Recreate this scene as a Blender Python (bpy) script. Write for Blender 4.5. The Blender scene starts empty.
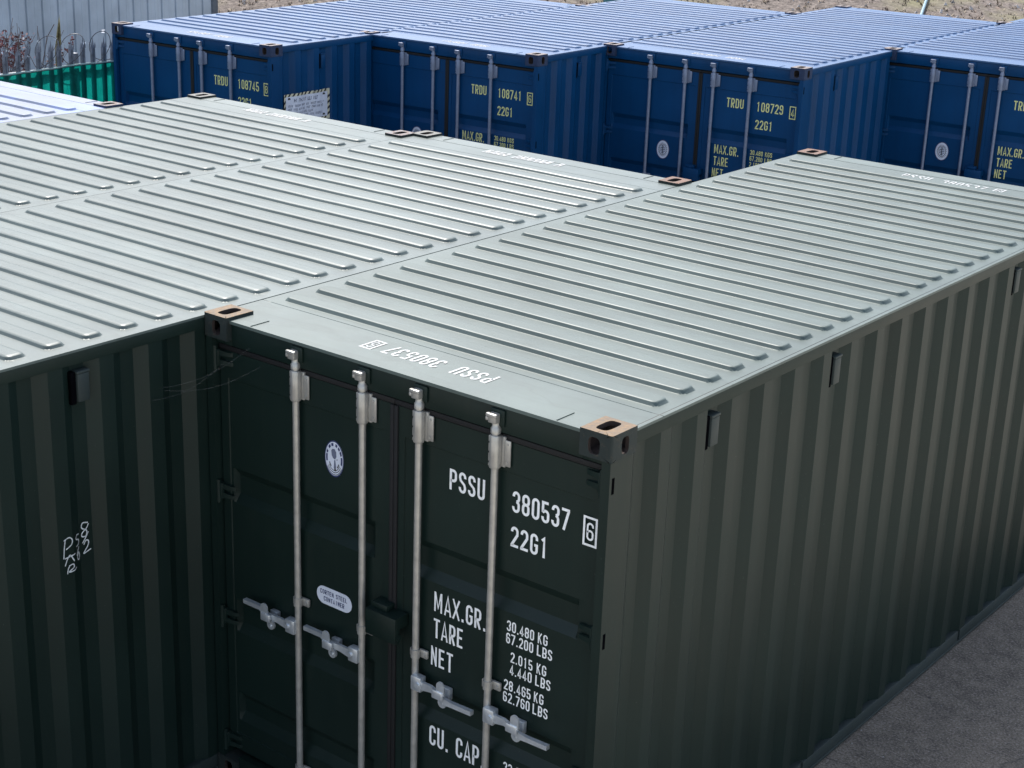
import bpy, bmesh, math, random
from mathutils import Vector, Matrix, noise
R = math.radians
random.seed(7)

# ------------------------------------------------------------------ scene, camera, light
sc = bpy.context.scene
col = sc.collection
cam_d = bpy.data.cameras.new('camera')
cam_d.sensor_width = 36.0
cam_d.lens = 1620.46 / 1024 * 36.0
cam_d.clip_end = 3000
cam = bpy.data.objects.new('camera', cam_d)
col.objects.link(cam)
cam.location = (5.827, -5.027, 4.925)
cam.rotation_euler = (R(70.63), R(-1.927), R(38.542))
sc.camera = cam

SUN_EL = R(52)
SUN_DIR = Vector((-0.80, 0.60, 0)).normalized()
sun_vec = Vector((SUN_DIR.x * math.cos(SUN_EL), SUN_DIR.y * math.cos(SUN_EL), math.sin(SUN_EL)))
world = bpy.data.worlds.new('World')
sc.world = world
world.use_nodes = True
wn = world.node_tree
bg = wn.nodes['Background']
sky = wn.nodes.new('ShaderNodeTexSky')
sky.sky_type = 'NISHITA'
sky.sun_disc = False
sky.sun_elevation = SUN_EL
sky.sun_rotation = math.atan2(SUN_DIR.x, SUN_DIR.y)
sky.air_density = 1.0
sky.dust_density = 1.5
hsv = wn.nodes.new('ShaderNodeHueSaturation')     # thin summer haze: paler sky
hsv.inputs['Saturation'].default_value = 0.66
wn.links.new(sky.outputs[0], hsv.inputs['Color'])
wn.links.new(hsv.outputs[0], bg.inputs[0])
bg.inputs[1].default_value = 0.15
sun_d = bpy.data.lights.new('sun', 'SUN')
sun_d.energy = 3.1
sun_d.angle = R(0.5)
sun_d.color = (1.0, 0.96, 0.9)
sun = bpy.data.objects.new('sun', sun_d)
col.objects.link(sun)
sun.rotation_euler = sun_vec.to_track_quat('Z', 'Y').to_euler()
sun.location = (0, 0, 30)
sc.view_settings.view_transform = 'Standard'
sc.view_settings.look = 'None'
sc.view_settings.gamma = 1.0
sc.view_settings.use_curve_mapping = False
sc.view_settings.exposure = 0.95

# ------------------------------------------------------------------ material helpers
def mat_new(name):
    m = bpy.data.materials.new(name)
    m.use_nodes = True
    nt = m.node_tree
    b = nt.nodes['Principled BSDF']
    return m, nt, b

def nd(nt, t, **kw):
    n = nt.nodes.new(t)
    for k, v in kw.items():
        if k.startswith('i_'):
            key = k[2:]
            key = int(key) if key.isdigit() else key
            n.inputs[key].default_value = v
        else:
            setattr(n, k, v)
    return n

def ramp(nt, stops):
    r = nt.nodes.new('ShaderNodeValToRGB')
    e = r.color_ramp.elements
    while len(e) < len(stops):
        e.new(0.5)
    for el, (p, c) in zip(e, stops):
        el.position = p
        el.color = (*c, 1) if len(c) == 3 else c
    return r

def mix(nt, fac, a, b):
    m = nt.nodes.new('ShaderNodeMix')
    m.data_type = 'RGBA'
    for sock, val in ((0, fac), (6, a), (7, b)):
        if hasattr(val, 'is_linked') or isinstance(val, bpy.types.NodeSocket):
            nt.links.new(val, m.inputs[sock])
        elif sock == 0:
            m.inputs[0].default_value = val
        else:
            m.inputs[sock].default_value = (*val, 1)
    return m.outputs[2]

def tex(nt, scale, detail=4, rough=0.55, space='Object', mapscale=None, kind='noise'):
    tc = nt.nodes.new('ShaderNodeTexCoord')
    src = tc.outputs[space]
    if mapscale:
        mp = nt.nodes.new('ShaderNodeMapping')
        mp.inputs['Scale'].default_value = mapscale
        nt.links.new(src, mp.inputs[0])
        src = mp.outputs[0]
    if kind == 'noise':
        n = nt.nodes.new('ShaderNodeTexNoise')
        n.inputs['Scale'].default_value = scale
        n.inputs['Detail'].default_value = detail
        n.inputs['Roughness'].default_value = rough
        nt.links.new(src, n.inputs['Vector'])
        return n.outputs[0]
    v = nt.nodes.new('ShaderNodeTexVoronoi')
    v.inputs['Scale'].default_value = scale
    nt.links.new(src, v.inputs['Vector'])
    return v.outputs[0]

def bump(nt, b, h, strength=0.2, dist=0.01):
    bp = nt.nodes.new('ShaderNodeBump')
    bp.inputs['Strength'].default_value = strength
    bp.inputs['Distance'].default_value = dist
    nt.links.new(h, bp.inputs['Height'])
    nt.links.new(bp.outputs[0], b.inputs['Normal'])

def plain(name, c, rough=0.5, metal=0.0, var=0.12, scale=12.0, bmp=0.0):
    m, nt, b = mat_new(name)
    n = tex(nt, scale)
    lo = tuple(max(0, x * (1 - var * 2)) for x in c)
    hi = tuple(min(1, x * (1 + var * 2)) for x in c)
    r = ramp(nt, [(0.3, lo), (0.7, hi)])
    nt.links.new(n, r.inputs[0])
    nt.links.new(r.outputs[0], b.inputs['Base Color'])
    b.inputs['Roughness'].default_value = rough
    b.inputs['Metallic'].default_value = metal
    if bmp:
        bump(nt, b, n, bmp, 0.004)
    return m

def steel_paint(name, c, rough=0.42, scuff=(0.12, 0.13, 0.12), dirt=(0.05, 0.045, 0.035), amt=0.25):
    """old container paint: soft tone changes, vertical run marks, tiny scuffs"""
    m, nt, b = mat_new(name)
    big = tex(nt, 1.3, 5)
    run = tex(nt, 3.0, 4, 0.6, mapscale=(6, 6, 0.35))
    fine = tex(nt, 90, 3)
    r1 = ramp(nt, [(0.3, tuple(x * 0.82 for x in c)), (0.7, tuple(x * 1.15 for x in c))])
    nt.links.new(big, r1.inputs[0])
    rr = ramp(nt, [(0.5, (0, 0, 0)), (0.8, (amt, amt, amt))])
    nt.links.new(run, rr.inputs[0])
    c1 = mix(nt, rr.outputs[0], r1.outputs[0], dirt)
    rs = ramp(nt, [(0.70, (0, 0, 0)), (0.76, (0.6, 0.6, 0.6))])
    nt.links.new(fine, rs.inputs[0])
    c2 = mix(nt, rs.outputs[0], c1, scuff)
    nt.links.new(c2, b.inputs['Base Color'])
    b.inputs['Specular IOR Level'].default_value = 0.27
    ro = nd(nt, 'ShaderNodeMapRange')
    ro.inputs[3].default_value = rough - 0.08
    ro.inputs[4].default_value = rough + 0.14
    nt.links.new(big, ro.inputs[0])
    nt.links.new(ro.outputs[0], b.inputs['Roughness'])
    bump(nt, b, tex(nt, 2.2, 2), 0.25, 0.012)
    return m

def roof_paint(name, c, chalk, rough=0.4, film_amt=0.5, spots=True, stain=None):
    """weathered roof paint: paler film over the base colour, streaks, droppings"""
    m, nt, b = mat_new(name)
    film = tex(nt, 1.1, 6, 0.6)
    streak = tex(nt, 2.0, 5, 0.6, mapscale=(0.5, 7, 1))
    r1 = ramp(nt, [(0.25, (film_amt * 0.66,) * 3), (0.72, (min(1, film_amt * 1.22),) * 3)])
    nt.links.new(film, r1.inputs[0])
    c1 = mix(nt, r1.outputs[0], c, chalk)  # chalk is the paler film colour laid over the base
    rs = ramp(nt, [(0.48, (0, 0, 0)), (0.72, (0.34, 0.34, 0.34))])
    nt.links.new(streak, rs.inputs[0])
    c1 = mix(nt, rs.outputs[0], c1, tuple(x * 0.55 for x in chalk))
    tide = ramp(nt, [(0.47, (0, 0, 0)), (0.50, (0.30, 0.30, 0.30)), (0.505, (0.10, 0.10, 0.10)), (0.60, (0.10, 0.10, 0.10)), (0.66, (0, 0, 0))])
    nt.links.new(tex(nt, 2.3, 3, 0.5, mapscale=(0.5, 1.6, 1)), tide.inputs[0])
    c1 = mix(nt, tide.outputs[0], c1, tuple(x * 0.45 for x in chalk))
    if stain:
        st = tex(nt, 1.6, 5, 0.6, mapscale=(0.6, 1.4, 1))
        rt = ramp(nt, [(0.52, (0, 0, 0)), (0.62, (0.8, 0.8, 0.8))])
        nt.links.new(st, rt.inputs[0])
        c1 = mix(nt, rt.outputs[0], c1, stain)
    if spots:
        v = tex(nt, 3.4, kind='vor')
        rv = ramp(nt, [(0.0, (1, 1, 1)), (0.022, (0.8, 0.8, 0.8)), (0.045, (0, 0, 0))])
        nt.links.new(v, rv.inputs[0])
        gate = ramp(nt, [(0.60, (0, 0, 0)), (0.64, (0.7, 0.7, 0.7))])
        nt.links.new(tex(nt, 0.9, 2), gate.inputs[0])
        mm = nd(nt, 'ShaderNodeMath', operation='MULTIPLY')
        nt.links.new(rv.outputs[0], mm.inputs[0]); nt.links.new(gate.outputs[0], mm.inputs[1])
        c1 = mix(nt, mm.outputs[0], c1, (0.6, 0.61, 0.58))
    sp = ramp(nt, [(0.62, (0, 0, 0)), (0.74, (0.45, 0.45, 0.45))])
    nt.links.new(tex(nt, 34, 4, 0.7), sp.inputs[0])
    c1 = mix(nt, sp.outputs[0], c1, (0.12, 0.11, 0.10))
    nt.links.new(c1, b.inputs['Base Color'])
    ro = nd(nt, 'ShaderNodeMapRange')
    ro.inputs[3].default_value = rough - 0.06
    ro.inputs[4].default_value = rough + 0.12
    nt.links.new(tex(nt, 5, 5), ro.inputs[0])
    nt.links.new(ro.outputs[0], b.inputs['Roughness'])
    b.inputs['Specular IOR Level'].default_value = 0.38
    bump(nt, b, tex(nt, 2.6, 4, 0.6), 0.22, 0.014)
    return m

def worn_cast(name, paint, rust, a=0.0):
    m, nt, b = mat_new(name)
    r = ramp(nt, [(0.30 + a, tuple(x * 1.15 for x in rust)), (0.50 + a, tuple(x * 0.75 for x in rust)), (0.62 + a, paint)])
    nt.links.new(tex(nt, 26, 6, 0.75), r.inputs[0])
    nt.links.new(r.outputs[0], b.inputs['Base Color'])
    b.inputs['Roughness'].default_value = 0.75
    bump(nt, b, tex(nt, 60, 4), 0.4, 0.004)
    return m

GREEN = (0.0062, 0.0165, 0.0138)
BLUE = (0.0012, 0.047, 0.142)
M = {}
M['green'] = steel_paint('green_paint', GREEN, 0.45, scuff=(0.07, 0.085, 0.08), dirt=(0.018, 0.026, 0.021))
M['blue'] = steel_paint('blue_paint', BLUE, 0.40, scuff=(0.06, 0.12, 0.25), dirt=(0.004, 0.02, 0.06))
M['blue'].node_tree.nodes['Principled BSDF'].inputs['Specular IOR Level'].default_value = 0.2
M['green_dusty'] = steel_paint('lighter_green_paint', (0.030, 0.042, 0.042), 0.5)  # lighter green for bottom rail and vents; sky light and dust put into colour
M['blue_dusty'] = M['blue']
M['green_roof'] = roof_paint('green_roof_paint', GREEN, (0.110, 0.143, 0.132), 0.46, 0.82)
M['green_roof_glossy'] = roof_paint('glossier_green_roof_paint', GREEN, (0.128, 0.158, 0.148), 0.39, 0.85)
M['blue_roof'] = roof_paint('blue_roof_paint', (0.03, 0.06, 0.16), (0.050, 0.124, 0.262), 0.48, 0.85)
M['pale_roof'] = roof_paint('pale_blue_roof_paint', (0.10, 0.15, 0.3), (0.22, 0.245, 0.30), 0.5, 0.9, stain=(0.20, 0.27, 0.50))
M['cast_green'] = worn_cast('worn_casting_green', (0.010, 0.018, 0.017), (0.060, 0.050, 0.036), -0.17)
M['cast_blue'] = worn_cast('worn_casting_blue', (0.02, 0.04, 0.10), (0.02, 0.04, 0.10))
M['cast_top'] = worn_cast('worn_casting_primer', (0.14, 0.105, 0.075), (0.250, 0.160, 0.085), -0.045)
M['cast_top_red'] = worn_cast('worn_casting_rust', (0.13, 0.09, 0.07), (0.22, 0.105, 0.065), -0.045)
M['cast_top_brown'] = worn_cast('worn_casting_brown', (0.22, 0.21, 0.22), (0.20, 0.13, 0.10), -0.06)
M['cast_top_pale'] = worn_cast('painted_casting_top', (0.17, 0.20, 0.19), (0.20, 0.19, 0.17))
M['cast_in'] = plain('casting_inside_rust', (0.030, 0.020, 0.017), 0.9, 0, 0.2, 30)
M['rubber'] = plain('gasket_rubber', (0.0035, 0.0035, 0.0045), 0.75)
M['zinc'] = plain('galvanised_steel', (0.64, 0.68, 0.72), 0.30, 0.62, 0.07, 26, 0.08)
M['zinc_dull'] = plain('weathered_zinc', (0.42, 0.41, 0.385), 0.38, 0.5, 0.08, 22, 0.1)
M['zinc_blue'] = plain('bluish_zinc', (0.22, 0.26, 0.36), 0.5, 0.3, 0.06, 22, 0.1)
M['white'] = plain('white_lettering', (0.86, 0.87, 0.87), 0.5, 0, 0.04, 60)
M['roof_white'] = plain('faded_white_lettering', (0.42, 0.43, 0.43), 0.6, 0, 0.12, 40)
M['yellow'] = plain('yellow_lettering', (0.72, 0.72, 0.30), 0.5, 0, 0.08, 60)
M['sticker'] = plain('white_sticker', (0.66, 0.70, 0.80), 0.4, 0, 0.04)
M['ink'] = plain('navy_ink', (0.02, 0.03, 0.12), 0.5)
M['ink_grey'] = plain('grey_ink', (0.13, 0.15, 0.22), 0.5)
M['black'] = plain('black_print', (0.012, 0.012, 0.014), 0.5)
M['hazard'] = plain('hazard_cream', (0.62, 0.60, 0.45), 0.5)
M['chalk'] = plain('chalk_line', (0.52, 0.56, 0.58), 0.9, 0, 0.2, 120)
M['dark'] = plain('recess_shade', (0.003, 0.003, 0.004), 0.9)  # near-black colour standing in for shade in slots and gaps
M['dark'].node_tree.nodes['Principled BSDF'].inputs['Specular IOR Level'].default_value = 0.0

# ------------------------------------------------------------------ mesh helpers
class MB:
    def __init__(s):
        s.v = []; s.f = []; s.mi = []
    def add(s, verts, faces, mi=0):
        o = len(s.v)
        s.v += [tuple(p) for p in verts]
        s.f += [tuple(i + o for i in f) for f in faces]
        s.mi += [mi] * len(faces)
    def box(s, x0, x1, y0, y1, z0, z1, ch=0.0, mi=0):
        if ch <= 0:
            V = [(x0, y0, z0), (x1, y0, z0), (x1, y1, z0), (x0, y1, z0), (x0, y0, z1), (x1, y0, z1), (x1, y1, z1), (x0, y1, z1)]
            s.add(V, [(3, 2, 1, 0), (4, 5, 6, 7), (0, 1, 5, 4), (1, 2, 6, 5), (2, 3, 7, 6), (3, 0, 4, 7)], mi)
            return
        bm = bmesh.new()
        bmesh.ops.create_cube(bm, size=1)
        for v in bm.verts:
            v.co = ((x0 + x1) / 2 + v.co.x * (x1 - x0), (y0 + y1) / 2 + v.co.y * (y1 - y0), (z0 + z1) / 2 + v.co.z * (z1 - z0))
        bmesh.ops.bevel(bm, geom=bm.edges[:], offset=ch, segments=2, profile=0.5, affect='EDGES')
        bm.verts.index_update()
        s.add([v.co[:] for v in bm.verts], [[v.index for v in f.verts] for f in bm.faces], mi)
        bm.free()
    def tube(s, pts, r, n=10, mi=0, cap=True):
        pts = [Vector(p) for p in pts]
        rs = r if isinstance(r, (list, tuple)) else [r] * len(pts)
        rings = []
        up = None
        for i, p in enumerate(pts):
            d = (pts[min(i + 1, len(pts) - 1)] - pts[max(i - 1, 0)])
            d = d.normalized() if d.length > 1e-9 else Vector((0, 0, 1))
            if up is None:
                up = Vector((0, 0, 1)) if abs(d.z) < 0.9 else Vector((1, 0, 0))
            a = d.cross(up)
            if a.length < 1e-6:
                a = d.orthogonal()
            a.normalize(); b_ = d.cross(a).normalized(); up = a.cross(d)
            rings.append([p + rs[i] * (math.cos(t) * a + math.sin(t) * b_) for t in [2 * math.pi * k / n for k in range(n)]])
        V = [q for rg in rings for q in rg]
        F = []
        for i in range(len(pts) - 1):
            for k in range(n):
                F.append((i * n + k, (i + 1) * n + k, (i + 1) * n + (k + 1) % n, i * n + (k + 1) % n))
        if cap:
            F.append(tuple(range(n))); F.append(tuple(range((len(pts) - 1) * n, len(pts) * n))[::-1])
        s.add(V, F, mi)
    def cyl(s, p0, p1, r, n=14, mi=0):
        s.tube([p0, p1], r, n, mi)
    def prism(s, poly, axis, a0, a1, mi=0):
        """poly 2D in the other two axes (cyclic order), extruded along axis"""
        def P(u, w, a):
            return {'x': (a, u, w), 'y': (u, a, w), 'z': (u, w, a)}[axis]
        n = len(poly)
        V = [P(u, w, a0) for u, w in poly] + [P(u, w, a1) for u, w in poly]
        F = [(i, (i + 1) % n, n + (i + 1) % n, n + i) for i in range(n)] + [tuple(range(n))[::-1], tuple(range(n, 2 * n))]
        s.add(V, F, mi)
    def plate_hole(s, u0, u1, w0, w1, hu, hw, ru, rw, sq, P, depth, mi=0, mi_in=1, corner=0.0):
        """plate in (u,w) with a rounded slot centred hu,hw half sizes ru,rw; P(u,w,d) -> 3D, d along thickness"""
        n = 160
        inner = []; outer = []
        for k in range(n):
            t = 2 * math.pi * (k + 0.5) / n
            c, si = math.cos(t), math.sin(t)
            e = sq
            inner.append((hu + ru * math.copysign(abs(c) ** e, c), hw + rw * math.copysign(abs(si) ** e, si)))
            m_ = max(abs(c), abs(si))
            ou, ow = c / m_, si / m_
            outer.append(((u0 + u1) / 2 + ou * (u1 - u0) / 2, (w0 + w1) / 2 + ow * (w1 - w0) / 2))
        # snap nearest to the corners
        for cu, cw in ((u0, w0), (u1, w0), (u1, w1), (u0, w1)):
            k = min(range(n), key=lambda i: (outer[i][0] - cu) ** 2 + (outer[i][1] - cw) ** 2)
            outer[k] = (cu, cw)
        V = [P(u, w, 0) for u, w in outer] + [P(u, w, 0) for u, w in inner] + [P(u, w, depth) for u, w in inner]
        F = [(i, (i + 1) % n, n + (i + 1) % n, n + i) for i in range(n)]
        s.add(V, F, mi)
        s.add(V, [(n + i, n + (i + 1) % n, 2 * n + (i + 1) % n, 2 * n + i) for i in range(n)], mi_in)
    def mesh(s, name, mats, angle=35):
        me = bpy.data.meshes.new(name)
        me.from_pydata(s.v, [], s.f)
        for m in (mats if isinstance(mats, (list, tuple)) else [mats]):
            me.materials.append(m)
        if len(me.polygons) == len(s.mi):
            me.polygons.foreach_set('material_index', s.mi)
        bm = bmesh.new(); bm.from_mesh(me)
        bmesh.ops.remove_doubles(bm, verts=bm.verts, dist=1e-5)
        bmesh.ops.recalc_face_normals(bm, faces=bm.faces)
        bm.to_mesh(me); bm.free()
        me.shade_smooth()
        me.set_sharp_from_angle(angle=R(angle))
        me.update()
        return me

def link(name, me, parent=None, loc=(0, 0, 0), rot=(0, 0, 0)):
    o = bpy.data.objects.new(name, me)
    col.objects.link(o)
    o.location = loc
    o.rotation_euler = rot
    if parent:
        o.parent = parent
    return o

def tag(o, label=None, cat=None, group=None, kind=None):
    for k, v in (('label', label), ('category', cat), ('group', group), ('kind', kind)):
        if v:
            o[k] = v
    return o

def empty(name, loc, rz=0.0):
    o = bpy.data.objects.new(name, None)
    o.empty_display_size = 0.3
    col.objects.link(o)
    o.location = loc
    o.rotation_euler = (0, 0, rz)
    return o

# ------------------------------------------------------------------ stencil lettering (condensed strokes)
GW, GT = 0.45, 0.138
def _arc(cx, cy, rx, ry, a0, a1, n=8):
    return [(cx + rx * math.cos(R(a0 + (a1 - a0) * k / n)), cy + ry * math.sin(R(a0 + (a1 - a0) * k / n))) for k in range(n + 1)]
def glyphs():
    l, r, b, t, m = GT / 2, GW - GT / 2, GT / 2, 1 - GT / 2, 0.52
    c = GW / 2; q = (r - l) / 2
    st = lambda y0, y1: [(r, y0 + q), (r, y1 - q)] + _arc(c, y1 - q, q, q, 0, 180)[1:] + [(l, y0 + q)] + _arc(c, y0 + q, q, q, 180, 360)[1:-1]
    G = {}
    G['0'] = G['O'] = [('c', st(b, t))]
    G['8'] = [('c', st(m - 0.01, t)), ('c', st(b, m + 0.01))]
    G['1'] = [('o', [(0.10, 0.80), (c, t), (c, 0)])]
    G['I'] = [('o', [(c, 0), (c, 1)])]
    G['2'] = [('o', [(l, t - q - 0.04)] + _arc(c, t - q, q, q, 180, 0) + [(r, 0.62), (l, b + 0.03), (l, b), (r + GT / 2, b)])]
    G['3'] = [('o', [(l, t - q - 0.04)] + _arc(c, t - q, q, q, 180, 0) + _arc(c - 0.02, m + q, q + 0.02, q, 0, -80)), ('o', _arc(c - 0.02, m - q, q + 0.02, q, 80, 0) + _arc(c, b + q, q, q, 0, -180) + [(l, b + q + 0.05)])]
    G['4'] = [('o', [(r - 0.09, 0), (r - 0.09, t), (l, 0.30), (l, 0.24), (GW, 0.24)])]
    G['5'] = [('o', [(r, t), (l, t), (l, 0.52)] + _arc(c, m + 0.04 - q, q, q, 140, 0) + [(r, b + q)] + _arc(c, b + q, q, q, 0, -180)[1:] + [(l, b + q + 0.06)])]
    G['6'] = [('o', [(r, t - q - 0.04)] + _arc(c, t - q, q, q, 0, 180) + [(l, b + q)] + _arc(c, b + q, q, q, 180, 360) + [(r, m + 0.02 - q)] + _arc(c, m + 0.02 - q, q, q, 0, 165)[1:])]
    G['9'] = [('o', [(l, b + q + 0.04)] + _arc(c, b + q, q, q, 180, 360) + [(r, t - q)] + _arc(c, t - q, q, q, 0, 180) + [(l, m - 0.02 + q)] + _arc(c, m - 0.02 + q, q, q, 180, 345)[1:])]
    G['7'] = [('o', [(0, t), (r, t), (r, t - 0.05), (c - 0.09, 0)])]
    G['S'] = [('o', [(r, t - q - 0.05)] + _arc(c, t - q, q, q, 0, 180) + [(l, t - q - 0.06)] + [(l + 0.04, 0.60), (r - 0.04, 0.42)] + [(r, b + q + 0.06)] + _arc(c, b + q, q, q, 0, -180) + [(l, b + q + 0.05)])]
    G['C'] = [('o', [(r, t - q - 0.10)] + _arc(c, t - q, q, q, 0, 180) + [(l, b + q)] + _arc(c, b + q, q, q, 180, 360) + [(r, b + q + 0.10)])]
    G['G'] = [('o', [(r, t - q - 0.08)] + _arc(c, t - q, q, q, 0, 180) + [(l, b + q)] + _arc(c, b + q, q, q, 180, 360) + [(r, 0.46), (c + 0.01, 0.46)])]
    G['U'] = [('o', [(l, 1), (l, b + q)] + _arc(c, b + q, q, q, 180, 360)[1:] + [(r, 1)])]
    G['D'] = [('c', [(l, b), (r - q * 1.1, b)] + _arc(r - q * 1.1, b + q * 1.1, q * 1.1, q * 1.1, -90, 0)[1:] + _arc(r - q * 1.1, t - q * 1.1, q * 1.1, q * 1.1, 0, 90) + [(l, t)])]
    pb = [(l, t), (r - q, t)] + _arc(r - q, t - q, q, q, 90, 0)[1:] + _arc(r - q, 0.45 + q, q, q, 0, -90) + [(l, 0.45)]
    G['P'] = [('o', [(l, 0), (l, t)] + pb[1:])]
    G['R'] = [('o', [(l, 0), (l, t)] + pb[1:]), ('o', [(l + 0.12, 0.45), (r, 0)])]
    G['B'] = [('o', [(l, 0.52), (l, t)] + pb[1:]), ('o', [(l, 0.5), (l, b), (r - q, b)] + _arc(r - q, b + q, q, q, -90, 0)[1:] + [(r, 0.45 - q * 0.9)] + _arc(r - q, 0.45 - q, q, q, 0, 80)[1:])]
    G['T'] = [('o', [(0, t), (GW, t)]), ('o', [(c, t), (c, 0)])]
    G['E'] = [('o', [(r + 0.02, t), (l, t), (l, b), (r + 0.02, b)]), ('o', [(l, m), (r - 0.02, m)])]
    G['L'] = [('o', [(l, 1), (l, b), (r + 0.03, b)])]
    G['N'] = [('o', [(l, 0), (l, 1)]), ('o', [(l, 0.97), (r, 0.03)]), ('o', [(r, 0), (r, 1)])]
    G['M'] = [('o', [(l - 0.02, 0), (l - 0.02, 1)]), ('o', [(l, 0.97), (c, 0.2), (r, 0.97)]), ('o', [(r + 0.02, 0), (r + 0.02, 1)])]
    G['A'] = [('o', [(0.03, 0), (c, 0.98), (GW - 0.03, 0)]), ('o', [(0.11, 0.26), (GW - 0.11, 0.26)])]
    G['X'] = [('o', [(0.02, 0), (GW - 0.02, 1)]), ('o', [(0.02, 1), (GW - 0.02, 0)])]
    G['K'] = [('o', [(l, 0), (l, 1)]), ('o', [(r, 1), (l + 0.03, 0.45)]), ('o', [(l + 0.1, 0.56), (r + 0.01, 0)])]
    G['Y'] = [('o', [(0.02, 1), (c, 0.45), (c, 0)]), ('o', [(GW - 0.02, 1), (c, 0.45)])]
    G['-'] = [('o', [(0.08, 0.48), (GW - 0.08, 0.48)])]
    G['.'] = [('o', [(0.1, 0), (0.1, 0.15)])]
    return G
GLYPH = glyphs()

def stroke_poly(mb, pts, closed, width, P, lift, mi=0):
    pts = [Vector((p[0], p[1])) for p in pts]
    q = [pts[0]]
    for p in pts[1:]:
        if (p - q[-1]).length > 1e-5:
            q.append(p)
    if closed and (q[0] - q[-1]).length < 1e-5:
        q.pop()
    n = len(q)
    if n < 2:
        return
    L_, R_ = [], []
    for i in range(n):
        a = q[i - 1] if (i > 0 or closed) else None
        b_ = q[(i + 1) % n] if (i < n - 1 or closed) else None
        if a is None:
            d = (b_ - q[i]).normalized(); nn = Vector((-d.y, d.x)); k = 1
        elif b_ is None:
            d = (q[i] - a).normalized(); nn = Vector((-d.y, d.x)); k = 1
        else:
            d1 = (q[i] - a).normalized(); d2 = (b_ - q[i]).normalized()
            n1 = Vector((-d1.y, d1.x)); n2 = Vector((-d2.y, d2.x))
            nn = n1 + n2
            nn = nn.normalized() if nn.length > 1e-4 else n1
            k = min(1.8, 1 / max(0.3, nn.dot(n1)))
        L_.append(q[i] + nn * k * width / 2); R_.append(q[i] - nn * k * width / 2)
    V = [P(p.x, p.y, lift) for p in L_] + [P(p.x, p.y, lift) for p in R_]
    F = [(i, (i + 1) % n, n + (i + 1) % n, n + i) for i in range(n if closed else n - 1)]
    mb.add(V, F, mi)

def write(mb, text, u0, w0, h, adv, P, mi=0, wscale=None, sw=1.0):
    """text along +u from u0, baseline w0, cap height h, advance adv per letter"""
    u = u0
    gs = (adv / h) / 0.57 if wscale is None else wscale
    for ch in text:
        if ch in GLYPH:
            wide = 1.25 if ch == 'M' else 1.0
            for k, (mode, pts) in enumerate(GLYPH[ch]):
                pp = [(u + x * h * gs * wide, w0 + y * h) for x, y in pts]
                stroke_poly(mb, pp, mode == 'c', GT * h * sw * (0.80 if ch in 'NMAXK' else 1.0) * min(1.12, max(0.85, gs)), P, 0.0004 * k, mi)
            u += adv * (0.55 if ch == '.' else 0.75 if ch == '1' and False else wide)
        else:
            u += adv * (0.75 if ch == ' ' else 1)
    return u

# ------------------------------------------------------------------ shipping container
W, L, H = 2.438, 6.058, 2.591
CACHE = {}
def cached(key, fn):
    if key not in CACHE:
        CACHE[key] = fn()
    return CACHE[key]

def casting_mesh(paint, top_mat, holes_top=True):
    """corner casting at origin = outer corner; body spans x 0..0.162, y 0..0.178, z -0.118..0 ; visible slots open on x=0, y=0, z=0"""
    mb = MB()
    X, Y, Z = 0.162, 0.178, 0.118
    r = 0.004
    q = 0.011                              # rounded outer corner
    def TP(u, w, d):
        if u < q and w < q:
            e = Vector((u - q, w - q))
            if e.length > q:
                e = e.normalized() * q
                u, w = q + e.x, q + e.y
        return (u, w, -d)
    mb.plate_hole(0, X, 0, Y, X / 2 + 0.004, Y / 2 + 0.004, 0.033, 0.060, 0.55, TP, 0.022, 2, 1)       # top
    mb.plate_hole(q, X, -Z, 0, X / 2 + 0.008, -Z / 2 - 0.004, 0.029, 0.037, 0.6, lambda u, w, d: (u, d, w), 0.018, 0, 1)         # end (door face)
    mb.plate_hole(q, Y, -Z, 0, Y / 2 + 0.006, -Z / 2 - 0.004, 0.026, 0.038, 0.6, lambda u, w, d: (d, u, w), 0.018, 0, 1)         # side
    arc = [(q - q * math.cos(R(15 * k)), q - q * math.sin(R(15 * k))) for k in range(7)]
    V = [(x, y, 0) for x, y in arc] + [(x, y, -Z) for x, y in arc]
    mb.add(V, [(k, k + 1, 8 + k, 7 + k) for k in range(6)], 0)
    V = [(X, 0, 0), (X, Y, 0), (X, Y, -Z), (X, 0, -Z), (0, Y, 0), (0, Y, -Z), (0, 0, -Z)]
    mb.add(V, [(0, 1, 2, 3), (1, 4, 5, 2), (2, 5, 6, 3)], 0)
    # inner lining so the slots look into a hollow block
    t = 0.02
    a = (X - t, Y - t, -Z + t)
    V = [(t, t, -t), (a[0], t, -t), (a[0], a[1], -t), (t, a[1], -t), (t, t, a[2]), (a[0], t, a[2]), (a[0], a[1], a[2]), (t, a[1], a[2])]
    mb.add(V, [(4, 5, 6, 7), (1, 2, 6, 5), (2, 3, 7, 6)], 1)
    return mb.mesh('corner_casting', [M['cast_' + paint], M['cast_in'], top_mat], 30)

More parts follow.
